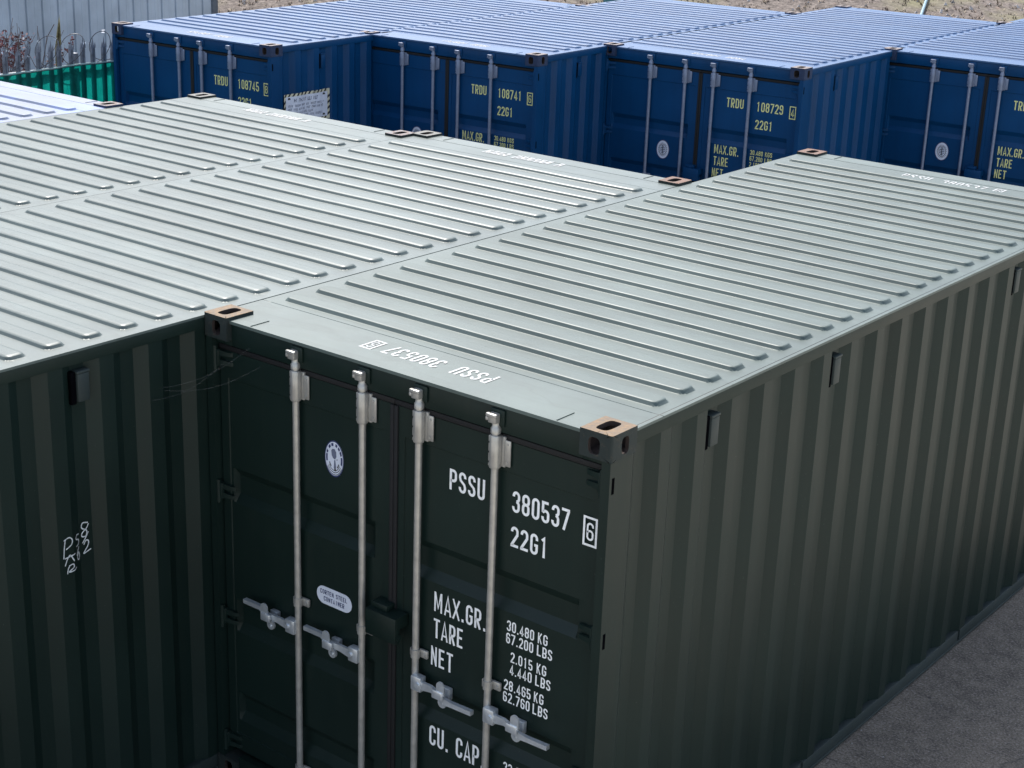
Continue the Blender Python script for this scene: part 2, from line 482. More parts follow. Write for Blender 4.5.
def roof_mesh(paint_mat, seed, first=0.451, pitch=0.2135, n=25, weld=False, dome=0.014, coarse=False):
    """pressed roof sheet: every rib is a rounded-end bar whose height follows the distance from its outline"""
    zb, h = 2.573, 0.0185
    ang, rb, r2 = R(54), 0.005, 0.006
    k1 = R(26)
    steps = 3 if coarse else 5
    up = [(0.0, 0.0)]
    for i in range(1, steps):                                  # foot fillet
        q = ang * i / (steps - 1)
        up.append((rb * math.sin(q), rb * (1 - math.cos(q))))
    dtop = dome * (1 - math.cos(k1)) + r2 * (math.cos(k1) - math.cos(ang))
    hs = h - up[-1][1] - dtop
    x = up[-1][0] + hs / math.tan(ang); z = up[-1][1] + hs
    up.append((x, z))
    for i in range(1, 4):                                      # tight shoulder
        q0 = ang + (k1 - ang) * (i - 1) / 3; q1 = ang + (k1 - ang) * i / 3
        x += r2 * (math.sin(q0) - math.sin(q1)); z += r2 * (math.cos(q1) - math.cos(q0))
        up.append((x, z))
    m = 2 if coarse else 5
    for i in range(1, m + 1):                                  # gently domed crest
        q0 = k1 * (1 - (i - 1) / m); q1 = k1 * (1 - i / m)
        x += dome * (math.sin(q0) - math.sin(q1)); z += dome * (math.cos(q1) - math.cos(q0))
        up.append((x, z))
    ins = up[-1][0]
    def height(d):
        if d <= 0:
            return 0.0
        if d >= ins:
            return h
        for (d0, z0), (d1, z1) in zip(up[:-1], up[1:]):
            if d <= d1:
                return z0 + (z1 - z0) * (d - d0) / max(1e-9, d1 - d0)
        return h
    hw = max(0.060, ins + 0.006)                               # half width of a rib at its foot
    xa, xb, cr = 0.083, W - 0.083, 0.042
    dist_st = [u for u, _ in up]
    endx = sorted(set([round(u, 5) for u in dist_st] + [0.012, 0.018, 0.024, 0.030, 0.036, 0.043, 0.052, 0.064]))
    mid_n = 10 if coarse else 24
    xs = [0.0075, 0.008, 0.027, 0.030, 0.033, 0.060] + [xa + u for u in endx] + [xa + 0.064 + (xb - xa - 0.128) * k / mid_n for k in range(1, mid_n)] + [xb - u for u in reversed(endx)] + [W - 0.060, W - 0.033, W - 0.030, W - 0.027, W - 0.008, W - 0.0075]
    rj = random.Random(int(seed * 10))
    rows = [(0.1785, None), (0.381, None), (0.384, 'g'), (0.387, None)]
    inner = [u for u in dist_st if u < hw - 0.004]
    fill = [inner[-1] + (hw - inner[-1]) * t for t in ((1.0,) if hw - inner[-1] < 0.012 else (0.35, 1.0))]
    offs = [-hw - 0.004] + [-hw + u for u in inner] + [-hw + f for f in fill] + ([hw - f for f in fill[:-1]][::-1]) + [hw - u for u in reversed(inner)] + [hw + 0.004]
    for k in range(n):
        yc = first - 0.008 + hw + k * pitch + rj.uniform(-0.003, 0.003)
        dl = rj.uniform(-0.004, 0.004)
        for o_ in offs:
            yy = yc + o_
            if yy < L - 0.389 and yy > rows[-1][0] + 0.0002:
                rows.append((yy, (yc, dl)))
    rows += [(L - 0.387, None), (L - 0.384, 'g'), (L - 0.381, None), (L - 0.1785, None)]
    V = []
    for y, rib in rows:
        for x in xs:
            z = 0.0
            if rib == 'g':
                z = -0.0035
            elif rib:
                yc, dl = rib
                ax = (xb - xa) / 2 + dl; px = abs(x - W / 2) - (ax - cr); py = abs(y - yc) - (hw - cr)
                d = cr - math.hypot(max(px, 0), max(py, 0)) if (px > 0 and py > 0) else cr - max(px, py)
                z = height(d)
            if weld and abs(x - W + 0.030) < 1e-4:
                z = -0.0035
            if x < 0.0078 or x > W - 0.0078:
                z = -0.012
            w = 0.0021 * noise.noise(Vector((x * 1.3, y * 1.1, seed))) + 0.0010 * noise.noise(Vector((x * 4, y * 2.1, seed + 5)))
            e = max(0, min(1, (x - 0.06) / 0.2)) * max(0, min(1, (W - 0.06 - x) / 0.2)) * max(0, min(1, (y - 0.42) / 0.1)) * max(0, min(1, (L - 0.42 - y) / 0.1))
            V.append((x, y, zb + z + w * e))
    nx = len(xs)
    F = [(j * nx + i, j * nx + i + 1, (j + 1) * nx + i + 1, (j + 1) * nx + i) for j in range(len(rows) - 1) for i in range(nx - 1)]
    mb = MB(); mb.add(V, F)
    return mb.mesh('roof', [paint_mat], 24)

def header_plate_mesh(mat):
    mb = MB()
    mb.box(0.1625, W - 0.1625, 0.020, 0.178, 2.559, 2.5745, 0.0)
    mb.box(0.30, 0.304, 0.03, 0.15, 2.5745, 2.5785); mb.box(W - 0.304, W - 0.30, 0.03, 0.15, 2.5745, 2.5785)
    return mb.mesh('header_plate', mat)

def side_profile():
    pts = [(0.131, 0.0)]
    y = 0.174 - 0.2855
    p = 0.2855
    k = 0
    while True:
        yi = y + (k + 1) * p          # outer flat ends here
        if yi + 0.25 > L - 0.13:
            break
        pts += [(yi, 0.0), (yi + 0.064, -0.036), (yi + 0.064 + 0.0775, -0.036), (yi + 0.064 + 0.0775 + 0.064, 0.0)]
        k += 1
    pts.append((L - 0.131, 0.0))
    return pts
SIDE = side_profile()
def side_depth(y):
    for (a, da), (b_, db) in zip(SIDE[:-1], SIDE[1:]):
        if a <= y <= b_:
            return da + (db - da) * (y - a) / (b_ - a)
    return 0.0
def side_wall_mesh(mat, xo, sgn):
    # fine rows so gentle dents can be added
    mb = MB()
    pts = []
    for (a, da), (b_, db) in zip(SIDE[:-1], SIDE[1:]):
        d = (b_ - a)
        if da == db:
            pts += [(a, da), (a + d / 2, da)]
        else:   # round the fold lines slightly
            for t, s_ in ((0, 0),):
                pts.append((a + d * t, da + (db - da) * s_))
    pts.append(SIDE[-1])
    zs = [0.10 + (2.52 - 0.10) * k / 12 for k in range(13)]
    V = [(xo + sgn * (d - 0.0115 + 0.0022 * noise.noise(Vector((y * 1.7, z * 1.2, xo)))), y, z) for z in zs for y, d in pts]
    n = len(pts)
    F = [(j * n + i, j * n + i + 1, (j + 1) * n + i + 1, (j + 1) * n + i) for j in range(len(zs) - 1) for i in range(n - 1)]
    mb.add(V, F)
    return mb.mesh('side_wall', mat, 25)

def end_wall_mesh(mat):
    mb = MB()
    pts = []
    x = 0.1
    while x < W - 0.3:
        pts += [(x, 0), (x + 0.11, 0), (x + 0.13, -0.045), (x + 0.24, -0.045), (x + 0.26, 0)]
        x += 0.262
    pts.append((W - 0.1, 0))
    V = [(px, L - 0.012 + d, z) for z in (0.15, 2.48) for px, d in pts]
    n = len(pts)
    mb.add(V, [(i, i + 1, n + i + 1, n + i) for i in range(n - 1)])
    return mb.mesh('end_wall', mat, 25)

def post_mesh(mat):
    """front left post, door side"""
    mb = MB()
    prof = [(0.006, 0.006), (0.050, 0.006), (0.050, 0.040), (0.045, 0.040), (0.045, 0.112), (0.030, 0.112), (0.030, 0.131), (0.006, 0.131)]
    mb.prism(prof, 'z', 0.1185, H - 0.1185)
    for z in (2.365, 1.655, 0.950, 0.215):
        mb.box(0.0055, 0.0075, 0.022, 0.040, z - 0.036, z + 0.036, 0, 1)  # dark plate drawn as the shade inside a hinge cut-out
    return mb.mesh('corner_post', [mat, M['dark']])
def rear_post_mesh(mat):
    mb = MB()
    mb.box(0.006, 0.10, L - 0.130, L - 0.008, 0.1185, H - 0.1185, 0.004)
    return mb.mesh('corner_post', mat)

def door_mesh(mat, chans, left):
    x0, x1 = (0.056, 1.211) if left else (1.227, W - 0.056)
    c0, c1 = (0.125, 1.098) if left else (1.338, 2.278)
    e0, e1 = x0 + 0.052, x1 - 0.052
    yb = 0.050
    def sm(a, b_, v):
        return max(0.0, min(1.0, (v - a) / (b_ - a)))
    zst = [0.165, 0.262, 0.266]
    for a, b_ in sorted(chans):
        zst += [a - 0.004, a, a + 0.004, a + 0.040, a + 0.046, b_ - 0.050, b_ - 0.042, b_ - 0.006, b_, b_ + 0.004]
    zst += [2.262, 2.266, 2.405]
    zst = sorted(z for z in set(zst) if 0.165 <= z <= 2.405)
    xst = sorted({x0, e0, e0 + 0.003, c0, c0 + 0.012, c1 - 0.012, c1, e1 - 0.003, e1, x1} | {c0 + 0.012 + (c1 - c0 - 0.024) * k / 8 for k in range(1, 8)})
    def depth(x, z):
        d = 0.0
        if 0.2641 < z < 2.2641 and e0 + 0.001 < x < e1 - 0.001:
            d = 0.006
        for a, b_ in chans:
            up = sm(a, a + 0.044, z) * sm(b_, b_ - 0.048, z)
            ex = sm(c0, c0 + 0.012, x) * sm(c1, c1 - 0.012, x)
            d = max(d, 0.006 + 0.034 * min(up, ex)) if a <= z <= b_ and c0 <= x <= c1 else d
        w = 0.0016 * noise.noise(Vector((x * 2.2, z * 2.0, 3.1 + left)))
        return d + w * (1 if e0 < x < e1 and 0.27 < z < 2.26 else 0)
    mb = MB()
    nx, nz = len(xst), len(zst)
    V = [(x, yb + depth(x, z), z) for z in zst for x in xst]
    F = [(j * nx + i, j * nx + i + 1, (j + 1) * nx + i + 1, (j + 1) * nx + i) for j in range(nz - 1) for i in range(nx - 1)]
    mb.add(V, F)
    # rim of the leaf
    y2 = yb + 0.05
    for P, Q in (((x0, 0.165), (x1, 0.165)), ((x1, 0.165), (x1, 2.405)), ((x1, 2.405), (x0, 2.405)), ((x0, 2.405), (x0, 0.165))):
        mb.add([(P[0], yb, P[1]), (Q[0], yb, Q[1]), (Q[0], y2, Q[1]), (P[0], y2, P[1])], [(0, 1, 2, 3)])
    return mb.mesh('door', mat, 22)

RODY = 0.022
RODX = (0.612, 1.044, 1.388, 1.824)
def rod_mesh(zm):
    mb = MB()
    y = RODY
    mb.cyl((0, y, 0.10), (0, y, 2.455), 0.0166, 18)
    mb.tube([(0, y, 2.440), (0, y, 2.462), (0, y, 2.468), (0, y, 2.49)], [0.023, 0.023, 0.018, 0.018], 16)
    # cam hook
    mb.box(-0.024, 0.020, y - 0.030, y + 0.004, 2.488, 2.532, 0.005)
    mb.box(-0.034, 0.024, y - 0.034, y - 0.012, 2.514, 2.532, 0.005)
    mb.box(-0.038, -0.022, y - 0.030, y - 0.002, 2.496, 2.5135, 0.004)
    mb.box(-0.024, 0.020, y - 0.028, y + 0.004, 0.070, 0.112, 0.005)
    return mb.mesh('locking_rod', zm, 40)
def guide_mesh(zm):
    mb = MB()
    y = RODY
    mb.tube([(0, y, 2.280), (0, y, 2.286), (0, y, 2.424), (0, y, 2.430)], [0.024, 0.0265, 0.0265, 0.024], 16)
    mb.box(-0.030, -0.014, y - 0.012, y + 0.020, 2.284, 2.425, 0.003)
    mb.box(0.034, 0.071, y + 0.014, y + 0.022, 2.292, 2.412, 0.0035)
    mb.box(0.014, 0.042, y + 0.014, y + 0.027, 2.285, 2.425, 0.003)
    for z in (2.305, 2.35, 2.395):
        mb.cyl((-0.022, y - 0.0118, z), (-0.022, y - 0.0150, z), 0.005, 8, 1)
    for z in (2.31, 2.394):
        mb.cyl((0.055, y + 0.0145, z), (0.055, y + 0.010, z), 0.006, 8)
    return mb.mesh('rod_guide', [zm, M['dark']], 40)
def clamp_mesh(zm):
    mb = MB()
    y = RODY
    z = 0
    mb.tube([(0, y, z - 0.022), (0, y, z + 0.022)], 0.0225, 14)
    mb.box(-0.032, -0.016, y - 0.004, y + 0.030, z - 0.020, z + 0.020, 0.003)
    mb.box(0.010, 0.060, y + 0.012, y + 0.027, z - 0.021, z + 0.021, 0.004)
    mb.cyl((0.045, y + 0.013, z), (0.045, y + 0.006, z), 0.008, 10)
    return mb.mesh('rod_clamp', zm, 40)
def handle_mesh(s):
    """s = +1 handle points right"""
    mb = MB()
    y = RODY
    z = 1.083
    mb.box(min(0, s * 0.062), max(0, s * 0.062), y - 0.034, y + 0.008, z - 0.038, z + 0.038, 0.006)
    mb.cyl((s * 0.045, y - 0.033, z), (s * 0.045, y - 0.042, z), 0.013, 12)
    pth = [(s * 0.055, y - 0.022, z - 0.002), (s * 0.12, y - 0.022, z + 0.004), (s * 0.155, y - 0.028, z + 0.004 - s * 0.004), (s * 0.18, y - 0.032, z - s * 0.008), (s * 0.215, y - 0.030, z - s * 0.024), (s * 0.25, y - 0.022, z - s * 0.030), (s * 0.365, y - 0.020, z - s * 0.028)]
    for a, b_ in zip(pth[:-1], pth[1:]):
        pass
    V = []; F = []
    for i, p in enumerate(pth):
        hh = (0.022, 0.017, 0.015, 0.016, 0.016, 0.012, 0.011)[i]
        tt = (0.007, 0.007, 0.007, 0.007, 0.008, 0.010, 0.012)[i]
        for dz, dy in ((-hh, -tt), (hh, -tt), (hh, tt), (-hh, tt)):
            V.append((p[0], p[1] + dy, p[2] + dz))
    n = len(pth)
    for i in range(n - 1):
        for k in range(4):
            F.append((i * 4 + k, i * 4 + (k + 1) % 4, (i + 1) * 4 + (k + 1) % 4, (i + 1) * 4 + k))
    F += [(0, 1, 2, 3), tuple(range((n - 1) * 4, n * 4))[::-1]]
    mb.add(V, F)
    return mb.mesh('handle', M['zinc'], 30)
def catch_mesh(s):
    mb = MB()
    y = RODY
    z = 1.083
    cx = s * 0.182
    # retainer: keeper plate, hasp tongue above and seal lug below
    mb.box(cx - 0.026, cx + 0.026, y + 0.004, y + 0.030, z - 0.040, z + 0.020, 0.004)
    poly = []
    for k in range(9):
        a = R(180 * k / 8)
        poly.append((cx + s * 0.014 + 0.023 * math.cos(a), z + 0.056 + 0.023 * math.sin(a)))
    poly += [(cx + s * 0.014 - 0.023, z + 0.010), (cx + s * 0.014 + 0.023, z + 0.010)]
    mb.prism(poly, 'y', y - 0.050, y - 0.042)
    mb.box(cx - 0.034, cx + 0.030, y - 0.056, y - 0.042, z - 0.016, z + 0.028, 0.006)
    poly = [(cx + 0.025 * math.cos(R(a)), z - 0.050 + 0.025 * math.sin(R(a))) for a in range(0, 360, 24)]
    mb.prism(poly, 'y', y - 0.018, y - 0.006)
    mb.cyl((cx, y - 0.018, z - 0.052), (cx, y - 0.024, z - 0.052), 0.008, 10)
    return mb.mesh('handle_catch', M['zinc'], 35)
def hinge_mesh(mat, s):
    """hinge lugs for one door; s=+1 right door (mirrored)"""
    mb = MB()
    X = lambda x: x if s < 0 else W - x
    for z in (0.0,):
        a, b_ = sorted((X(0.020), X(0.075)))
        mb.box(a, b_, 0.018, 0.044, z - 0.045, z + 0.045, 0.006)
        mb.cyl((X(0.052), 0.022, z - 0.062), (X(0.052), 0.022, z + 0.062), 0.013, 12)
        for dz in (0.024, -0.024):
            V = [(X(0.060), 0.048, z + dz - 0.016), (X(0.150), 0.0485, z + dz - 0.010), (X(0.150), 0.0485, z + dz + 0.010), (X(0.060), 0.048, z + dz + 0.016),
                 (X(0.060), 0.026, z + dz - 0.016), (X(0.135), 0.038, z + dz - 0.010), (X(0.135), 0.038, z + dz + 0.010), (X(0.060), 0.026, z + dz + 0.016)]
            mb.add(V, [(0, 1, 2, 3), (4, 5, 6, 7), (0, 1, 5, 4), (1, 2, 6, 5), (2, 3, 7, 6), (3, 0, 4, 7)])
    return mb.mesh('hinge', mat, 30)
def gasket_mesh(left):
    mb = MB()
    if left:
        mb.box(0.052, 1.219, 0.046, 0.070, 2.4065, 2.434, 0.006)
        mb.box(1.196, 1.2185, 0.040, 0.060, 0.16, 2.4055, 0.004)
    else:
        mb.box(1.2195, W - 0.052, 0.046, 0.070, 2.4065, 2.434, 0.006)
        mb.box(1.2205, 1.243, 0.040, 0.060, 0.16, 2.4055, 0.004)
    return mb.mesh('gasket', M['rubber'])
def lock_box_mesh(mat):
    mb = MB()
    x0, x1, z0, z1, y0, y1 = 1.128, 1.318, 1.262, 1.392, -0.044, 0.046
    t = 0.006
    mb.box(x0, x1, y0, y0 + t, z0, z1, 0.002)
    mb.box(x0, x1, y0 + t, y1, z1 - t, z1, 0.0)
    mb.box(x0, x0 + t, y0 + t, y1, z0, z1 - t, 0.0)
    mb.box(x1 - t, x1, y0 + t, -0.012, z0, z1 - t, 0.0)
    mb.box(x1 - t, x1, -0.012, y1, z0 + 0.07, z1 - t, 0.0)
    mb.box(x0 + 0.01, x0 + 0.11, y1 - 0.06, y1 + 0.002, z1 + 0.0005, z1 + 0.03, 0.003)
    mb.cyl((x1 - 0.001, -0.02, z0 + 0.03), (x1 + 0.005, -0.02, z0 + 0.03), 0.016, 12)
    return mb.mesh('lock_box', mat)
def keeper_mesh(mat):
    mb = MB()
    mb.box(-0.032, 0.044, 0.020, 0.0315, 2.474, 2.548, 0.004)
    return mb.mesh('cam_keeper', mat)
def rail_mesh(mat):
    """right hand rails: top tube and bottom channel"""
    mb = MB()
    mb.box(W - 0.068, W - 0.009, 0.1785, L - 0.1785, 2.5025, 2.5725, 0.003)
    me1 = mb.mesh('top_rail', mat)
    mb = MB()
    for a, b_ in ((0.1625, 2.02), (2.05, 4.075), (4.105, L - 0.1625)):
        mb.box(W - 0.052, W - 0.009, a, b_, 0.030, 0.104, 0.003)
    mb.box(W - 0.062, W - 0.004, 0.1625, L - 0.1625, 0.014, 0.0285, 0.002)
    for a in (2.02, 4.075):
        mb.box(W - 0.05, W - 0.020, a, a + 0.03, 0.030, 0.100, 0.0)
    me2 = mb.mesh('bottom_rail', M['green_dusty'] if mat == M['green'] else mat)
    return me1, me2
def header_mesh(mat):
    mb = MB()
    mb.box(0.1625, W - 0.1625, 0.032, 0.12, 2.443, 2.5585, 0.003)
    mb.box(0.0505, 0.1623, 0.032, 0.12, 2.443, 2.4720, 0.002)
    mb.box(W - 0.1623, W - 0.0505, 0.032, 0.12, 2.443, 2.4720, 0.002)
    return mb.mesh('door_header', mat)
def sill_mesh(mat):
    mb = MB()
    mb.box(0.1625, W - 0.1625, 0.008, 0.12, 0.015, 0.150, 0.004)
    return mb.mesh('door_sill', mat)
def vent_mesh(mat):
    mb = MB()
    d = 0.030
    mb.box(W - 0.048, W - 0.004, -0.020, 0.046, -0.074, 0.062, 0.006)
    mb.box(W - 0.048, W - 0.002, -0.024, 0.050, 0.0625, 0.076, 0.004)
    mb.box(W - 0.047, W - 0.0135, -0.050, -0.024, -0.082, 0.074, 0.002, 1)  # black block drawn as the shaded gap beside the vent
    return mb.mesh('vent_cover', [mat, M['dark']])

CH_G = [(0.345, 0.515), (0.872, 1.062), (1.600, 1.792)]
CH_B = [(0.68, 0.85), (1.185, 1.352), (1.685, 1.848)]
DP = lambda u, w, l: (u, 0.0535 - l, w)

def seal_sticker(cx, cz, rx, rz, kind):
    mb = MB()
    y0 = 0.0545
    def ring(r0, r1, a0, a1, y, mi, n=40):
        V = []; F = []
        for k in range(n + 1):
            a = R(a0 + (a1 - a0) * k / n)
            for r in (r0, r1):
                V.append((cx + rx * r * math.cos(a), y, cz + rz * r * math.sin(a)))
        F = [(2 * k, 2 * k + 1, 2 * k + 3, 2 * k + 2) for k in range(n)]
        mb.add(V, F, mi)
    ring(0.0, 1.0, 0, 360, y0, 0)
    ring(0.93, 1.0, 0, 360, y0 - 0.0006, 1)
    if kind == 'g':
        for a0, a1 in ((-18, 14), (20, 38), (44, 58), (66, 80), (96, 112), (120, 136), (150, 162), (166, 196)):
            ring(0.70, 0.86, a0, a1, y0 - 0.0006, 1, 8)
        for r in (0.64, 0.76, 0.88):
            ring(r - 0.02, r + 0.02, 215, 330, y0 - 0.0006, 2, 20)
        def blob(pts, mi):
            mb.add([(cx + rx * a, y0 - 0.001, cz + rz * b_) for a, b_ in pts], [tuple(range(len(pts)))], mi)
        blob([(-0.30, 0.42), (-0.20, 0.52), (0.05, 0.55), (0.22, 0.40), (0.24, 0.15), (0.10, -0.02), (-0.12, 0.02), (-0.26, 0.18)], 3)
        blob([(0.0, -0.06), (0.12, -0.06), (0.20, -0.45), (0.10, -0.55), (-0.04, -0.5)], 3)
        blob([(0.22, 0.0), (0.40, 0.04), (0.30, -0.06)], 3)
        blob([(0.0, -0.50), (0.16, -0.50), (0.20, -0.66), (0.02, -0.66)], 2)
        ring(0.50, 0.58, 205, 235, y0 - 0.0006, 2, 8); ring(0.50, 0.58, 305, 335, y0 - 0.0006, 2, 8)
    else:
        ring(0.52, 0.58, 0, 360, y0 - 0.0006, 2)
        for a in range(0, 360, 18):
            ring(0.64, 0.70, a, a + 9, y0 - 0.0006, 2, 3)
        for k, w in enumerate((0.22, 0.36, 0.40, 0.36, 0.22)):
            z = 0.36 - 0.18 * k
            mb.add([(cx - rx * w, y0 - 0.001, cz + rz * (z - 0.05)), (cx + rx * w, y0 - 0.001, cz + rz * (z - 0.05)), (cx + rx * w, y0 - 0.001, cz + rz * (z + 0.05)), (cx - rx * w, y0 - 0.001, cz + rz * (z + 0.05))], [(0, 1, 2, 3)], 3)
        mb.add([(cx - rx * 0.05, y0 - 0.0014, cz - rz * 0.45), (cx + rx * 0.05, y0 - 0.0014, cz - rz * 0.45), (cx + rx * 0.05, y0 - 0.0014, cz + rz * 0.45), (cx - rx * 0.05, y0 - 0.0014, cz + rz * 0.45)], [(0, 1, 2, 3)], 2)
    return mb.mesh('seal_sticker', [M['sticker'], M['ink'], M['black'], M['ink_grey']])

def capsule_plate():
    mb = MB()
    cx, cz, hw, hh = 0.829, 1.297, 0.118, 0.047
    poly = []
    for k in range(13):
        a = R(-90 + 180 * k / 12); poly.append((cx + hw - hh + hh * math.cos(a), cz + hh * math.sin(a)))
    for k in range(13):
        a = R(90 + 180 * k / 12); poly.append((cx - hw + hh + hh * math.cos(a), cz + hh * math.sin(a)))
    mb.prism(poly, 'y', 0.0535, 0.0555, 0)
    P = lambda u, w, l: (u, 0.0525 - l, w)
    write(mb, 'CORTEN STEEL', cx - 0.093, cz + 0.006, 0.024, 0.0157, P, 1)
    write(mb, 'CONTAINER', cx - 0.069, cz - 0.029, 0.024, 0.0157, P, 1)
    return mb.mesh('steel_plate', [M['sticker'], M['ink']])

def text_mesh(items, mat, name, P=DP):
    mb = MB()
    for t, u, w, h, adv in items:
        write(mb, t, u, w, h, adv, P)
    return mb.mesh(name, mat)

def check_box(mb, u0, u1, w0, w1, t, P):
    stroke_poly(mb, [(u0, w0), (u1, w0), (u1, w1), (u0, w1)], True, t, P, 0.0)

def container(loc, rz, paint, roof_mat, label, group, seed, prefix=None, number=None, digit=None, roof_text=True, doors=True, both_sides=True, lock=True, sealpos='g', top_mats=None, roof_first=0.451):
    root = empty('shipping_container', loc, rz)
    tag(root, label, 'shipping container', group)
    pm = M[paint]
    lm = M['white'] if paint == 'green' else M['yellow']
    # roof
    link('roof', roof_mesh(roof_mat, seed, roof_first, weld=(roof_mat == M['green_roof']), dome=0.05 if roof_mat == M['green_roof_glossy'] else 0.020, coarse=(paint == 'blue')), root)
    hp = cached(('hp', roof_mat.name), lambda: header_plate_mesh(roof_mat))
    link('roof_end_plate', hp, root)
    link('roof_end_plate', hp, root, (W, L, 0), (0, 0, math.pi))
    # walls
    link('side_wall', cached(('sw', paint), lambda: side_wall_mesh(pm, W, 1)), root)
    link('side_wall', cached(('sw2', paint), lambda: side_wall_mesh(pm, 0.0, -1)), root)
    link('end_wall', cached(('ew', paint), lambda: end_wall_mesh(pm)), root)
    # frame
    fp = cached(('fp', paint), lambda: post_mesh(pm)); rp = cached(('rp', paint), lambda: rear_post_mesh(pm))
    link('corner_post', fp, root)
    o = link('corner_post', fp, root, (W, 0, 0)); o.scale = (-1, 1, 1)
    link('corner_post', rp, root)
    link('corner_post', rp, root, (W - 0.106, 0, 0))
    tr, br = cached(('rl', paint), lambda: rail_mesh(pm))
    link('top_rail', tr, root); link('bottom_rail', br, root)
    link('top_rail', tr, root, (W, L, 0), (0, 0, math.pi)); link('bottom_rail', br, root, (W, L, 0), (0, 0, math.pi))
    hd = cached(('hd', paint), lambda: header_mesh(pm)); sl = cached(('sl', paint), lambda: sill_mesh(pm))
    link('door_header', hd, root); link('door_sill', sl, root)
    link('end_header', hd, root, (W, L, 0), (0, 0, math.pi)); link('end_sill', sl, root, (W, L, 0), (0, 0, math.pi))
    tms = top_mats or [M['cast_top']] * 4
    k = 0
    for cx, cy, sx, sy in ((0, 0, 1, 1), (W, 0, -1, 1), (0, L, 1, -1), (W, L, -1, -1)):
        tm = tms[k]; k += 1
        cm = cached(('cast', paint, tm.name), lambda: casting_mesh(paint, tm))
        o = link('corner_casting', cm, root, (cx, cy, H)); o.scale = (sx, sy, 1)
        o = link('corner_casting', cm, root, (cx, cy, 0)); o.scale = (sx, sy, -1)
    # ventilators
    vm = cached(('vent', paint), lambda: vent_mesh(M[paint + '_dusty']))
    for y in ((0.797, 1.938, 4.222) if paint == 'green' else (0.797, 5.3)):
        link('vent', vm, root, (0, y, 2.392 if paint == 'green' else 2.365))
    link('vent', vm, root, (W, L - 0.92, 2.392), (0, 0, math.pi)) if paint == 'green' else None
    # doors
    chans = CH_G if paint == 'green' else CH_B
    km = cached(('keep', paint), lambda: keeper_mesh(pm))
    if doors:
        for x in RODX:
            link('cam_keeper', km, root, (x, 0, 0))
        for left in (True, False):
            d = link('door', cached(('door', paint, left), lambda: door_mesh(pm, chans, left)), root)
            s = -1 if left else 1
            link('gasket', cached(('gas', left), lambda: gasket_mesh(left)), d)
            for z in (2.365, 1.655, 0.950, 0.215):
                link('hinge', cached(('hinge', paint, s), lambda: hinge_mesh(pm, s)), d, (0, 0, z))
            for x in (RODX[:2] if left else RODX[2:]):
                zm = M['zinc_dull' if paint == 'green' else 'zinc_blue']
                link('locking_rod', cached(('rod', paint), lambda: rod_mesh(zm)), d, (x, 0, 0))
                link('rod_guide', cached(('guide', paint), lambda: guide_mesh(zm)), d, (x, 0, 0))
                for z in (1.222, 0.262):
                    link('rod_clamp', cached(('clamp', paint), lambda: clamp_mesh(zm)), d, (x, 0, z))
                link('handle', cached(('hnd', s), lambda: handle_mesh(s)), d, (x, 0, 0))
                link('handle_catch', cached(('cat', s), lambda: catch_mesh(s)), d, (x, 0, 0))
            if left:
                if paint == 'green':
                    link('seal_sticker', seal_sticker(0.832, 2.033, 0.062, 0.092, 'g'), d)
                    link('steel_plate', capsule_plate(), d)
                elif sealpos:
                    link('seal_sticker', cached('sealb', lambda: seal_sticker(0.806, 1.528, 0.080, 0.105, 'b')), d)
            else:
                link('lock_box', cached(('lb', paint), lambda: lock_box_mesh(pm)), d)
                if number is not None:
                    g = paint == 'green'
                    zt = 0 if g else -0.0
                    link('owner_code', text_mesh([(prefix, 1.546, 2.088, 0.100, 0.0535)], lm, 'owner_code'), d)
                    if number:
                        link('serial_number', text_mesh([(number, 1.902, 2.086, 0.100, 0.0530)], lm, 'serial_number'), d)
                    mb = MB()
                    DP2 = lambda u, w, l: (u, 0.0475 - l, w)
                    write(mb, digit, 2.301, 2.080, 0.084, 0.050, DP2, sw=0.72)
                    if digit:
                        check_box(mb, 2.289, 2.352, 2.060, 2.184, 0.010, DP2)
                    if digit:
                        link('check_digit', mb.mesh('check_digit', lm), d)
                    if number:
                        link('size_code', text_mesh([('22G1', 1.900, 1.922 if paint == 'green' else 1.900, 0.098, 0.0535)], lm, 'size_code'), d)
                    if g:
                        rows = [('30.480', 1.897, 1.510), ('67.200', 1.895, 1.448), ('2.015', 1.924, 1.360), ('4.440', 1.922, 1.298), ('28.465', 1.892, 1.214), ('62.760', 1.889, 1.152)]
                        it = [('MAX.GR.', 1.470, 1.458, 0.100, 0.0500), ('TARE', 1.470, 1.322, 0.100, 0.0470), ('NET', 1.456, 1.175, 0.100, 0.0480), ('CU. CAP.', 1.456, 0.747, 0.108, 0.0500)]
                        for t, u, z in rows:
                            it.append((t, u, z, 0.052, 0.0285))
                        for u, z, t in ((2.070, 1.510, 'KG'), (2.068, 1.448, 'LBS'), (2.070, 1.360, 'KG'), (2.066, 1.298, 'LBS'), (2.062, 1.214, 'KG'), (2.058, 1.152, 'LBS')):
                            it.append((t, u, z, 0.052, 0.0300))
                        it += [('33.2', 1.905, 0.790, 0.052, 0.0285)]
                    else:
                        it = [('MAX.GR.', 1.440, 1.580, 0.096, 0.0480), ('TARE', 1.440, 1.452, 0.096, 0.0470), ('NET', 1.432, 1.325, 0.096, 0.048)]
                        z = 1.625
                        for t, t2 in (('30.480', 'KGS'), ('67.200', 'LBS'), ('2.180', 'KGS'), ('4.810', 'LBS')):
                            it.append((t, 1.870, z, 0.050, 0.0280)); it.append((t2, 2.045, z, 0.050, 0.030)); z -= 0.064
                    for one in it:
                        link('weight_marking', text_mesh([one], lm, 'weight_marking'), d)
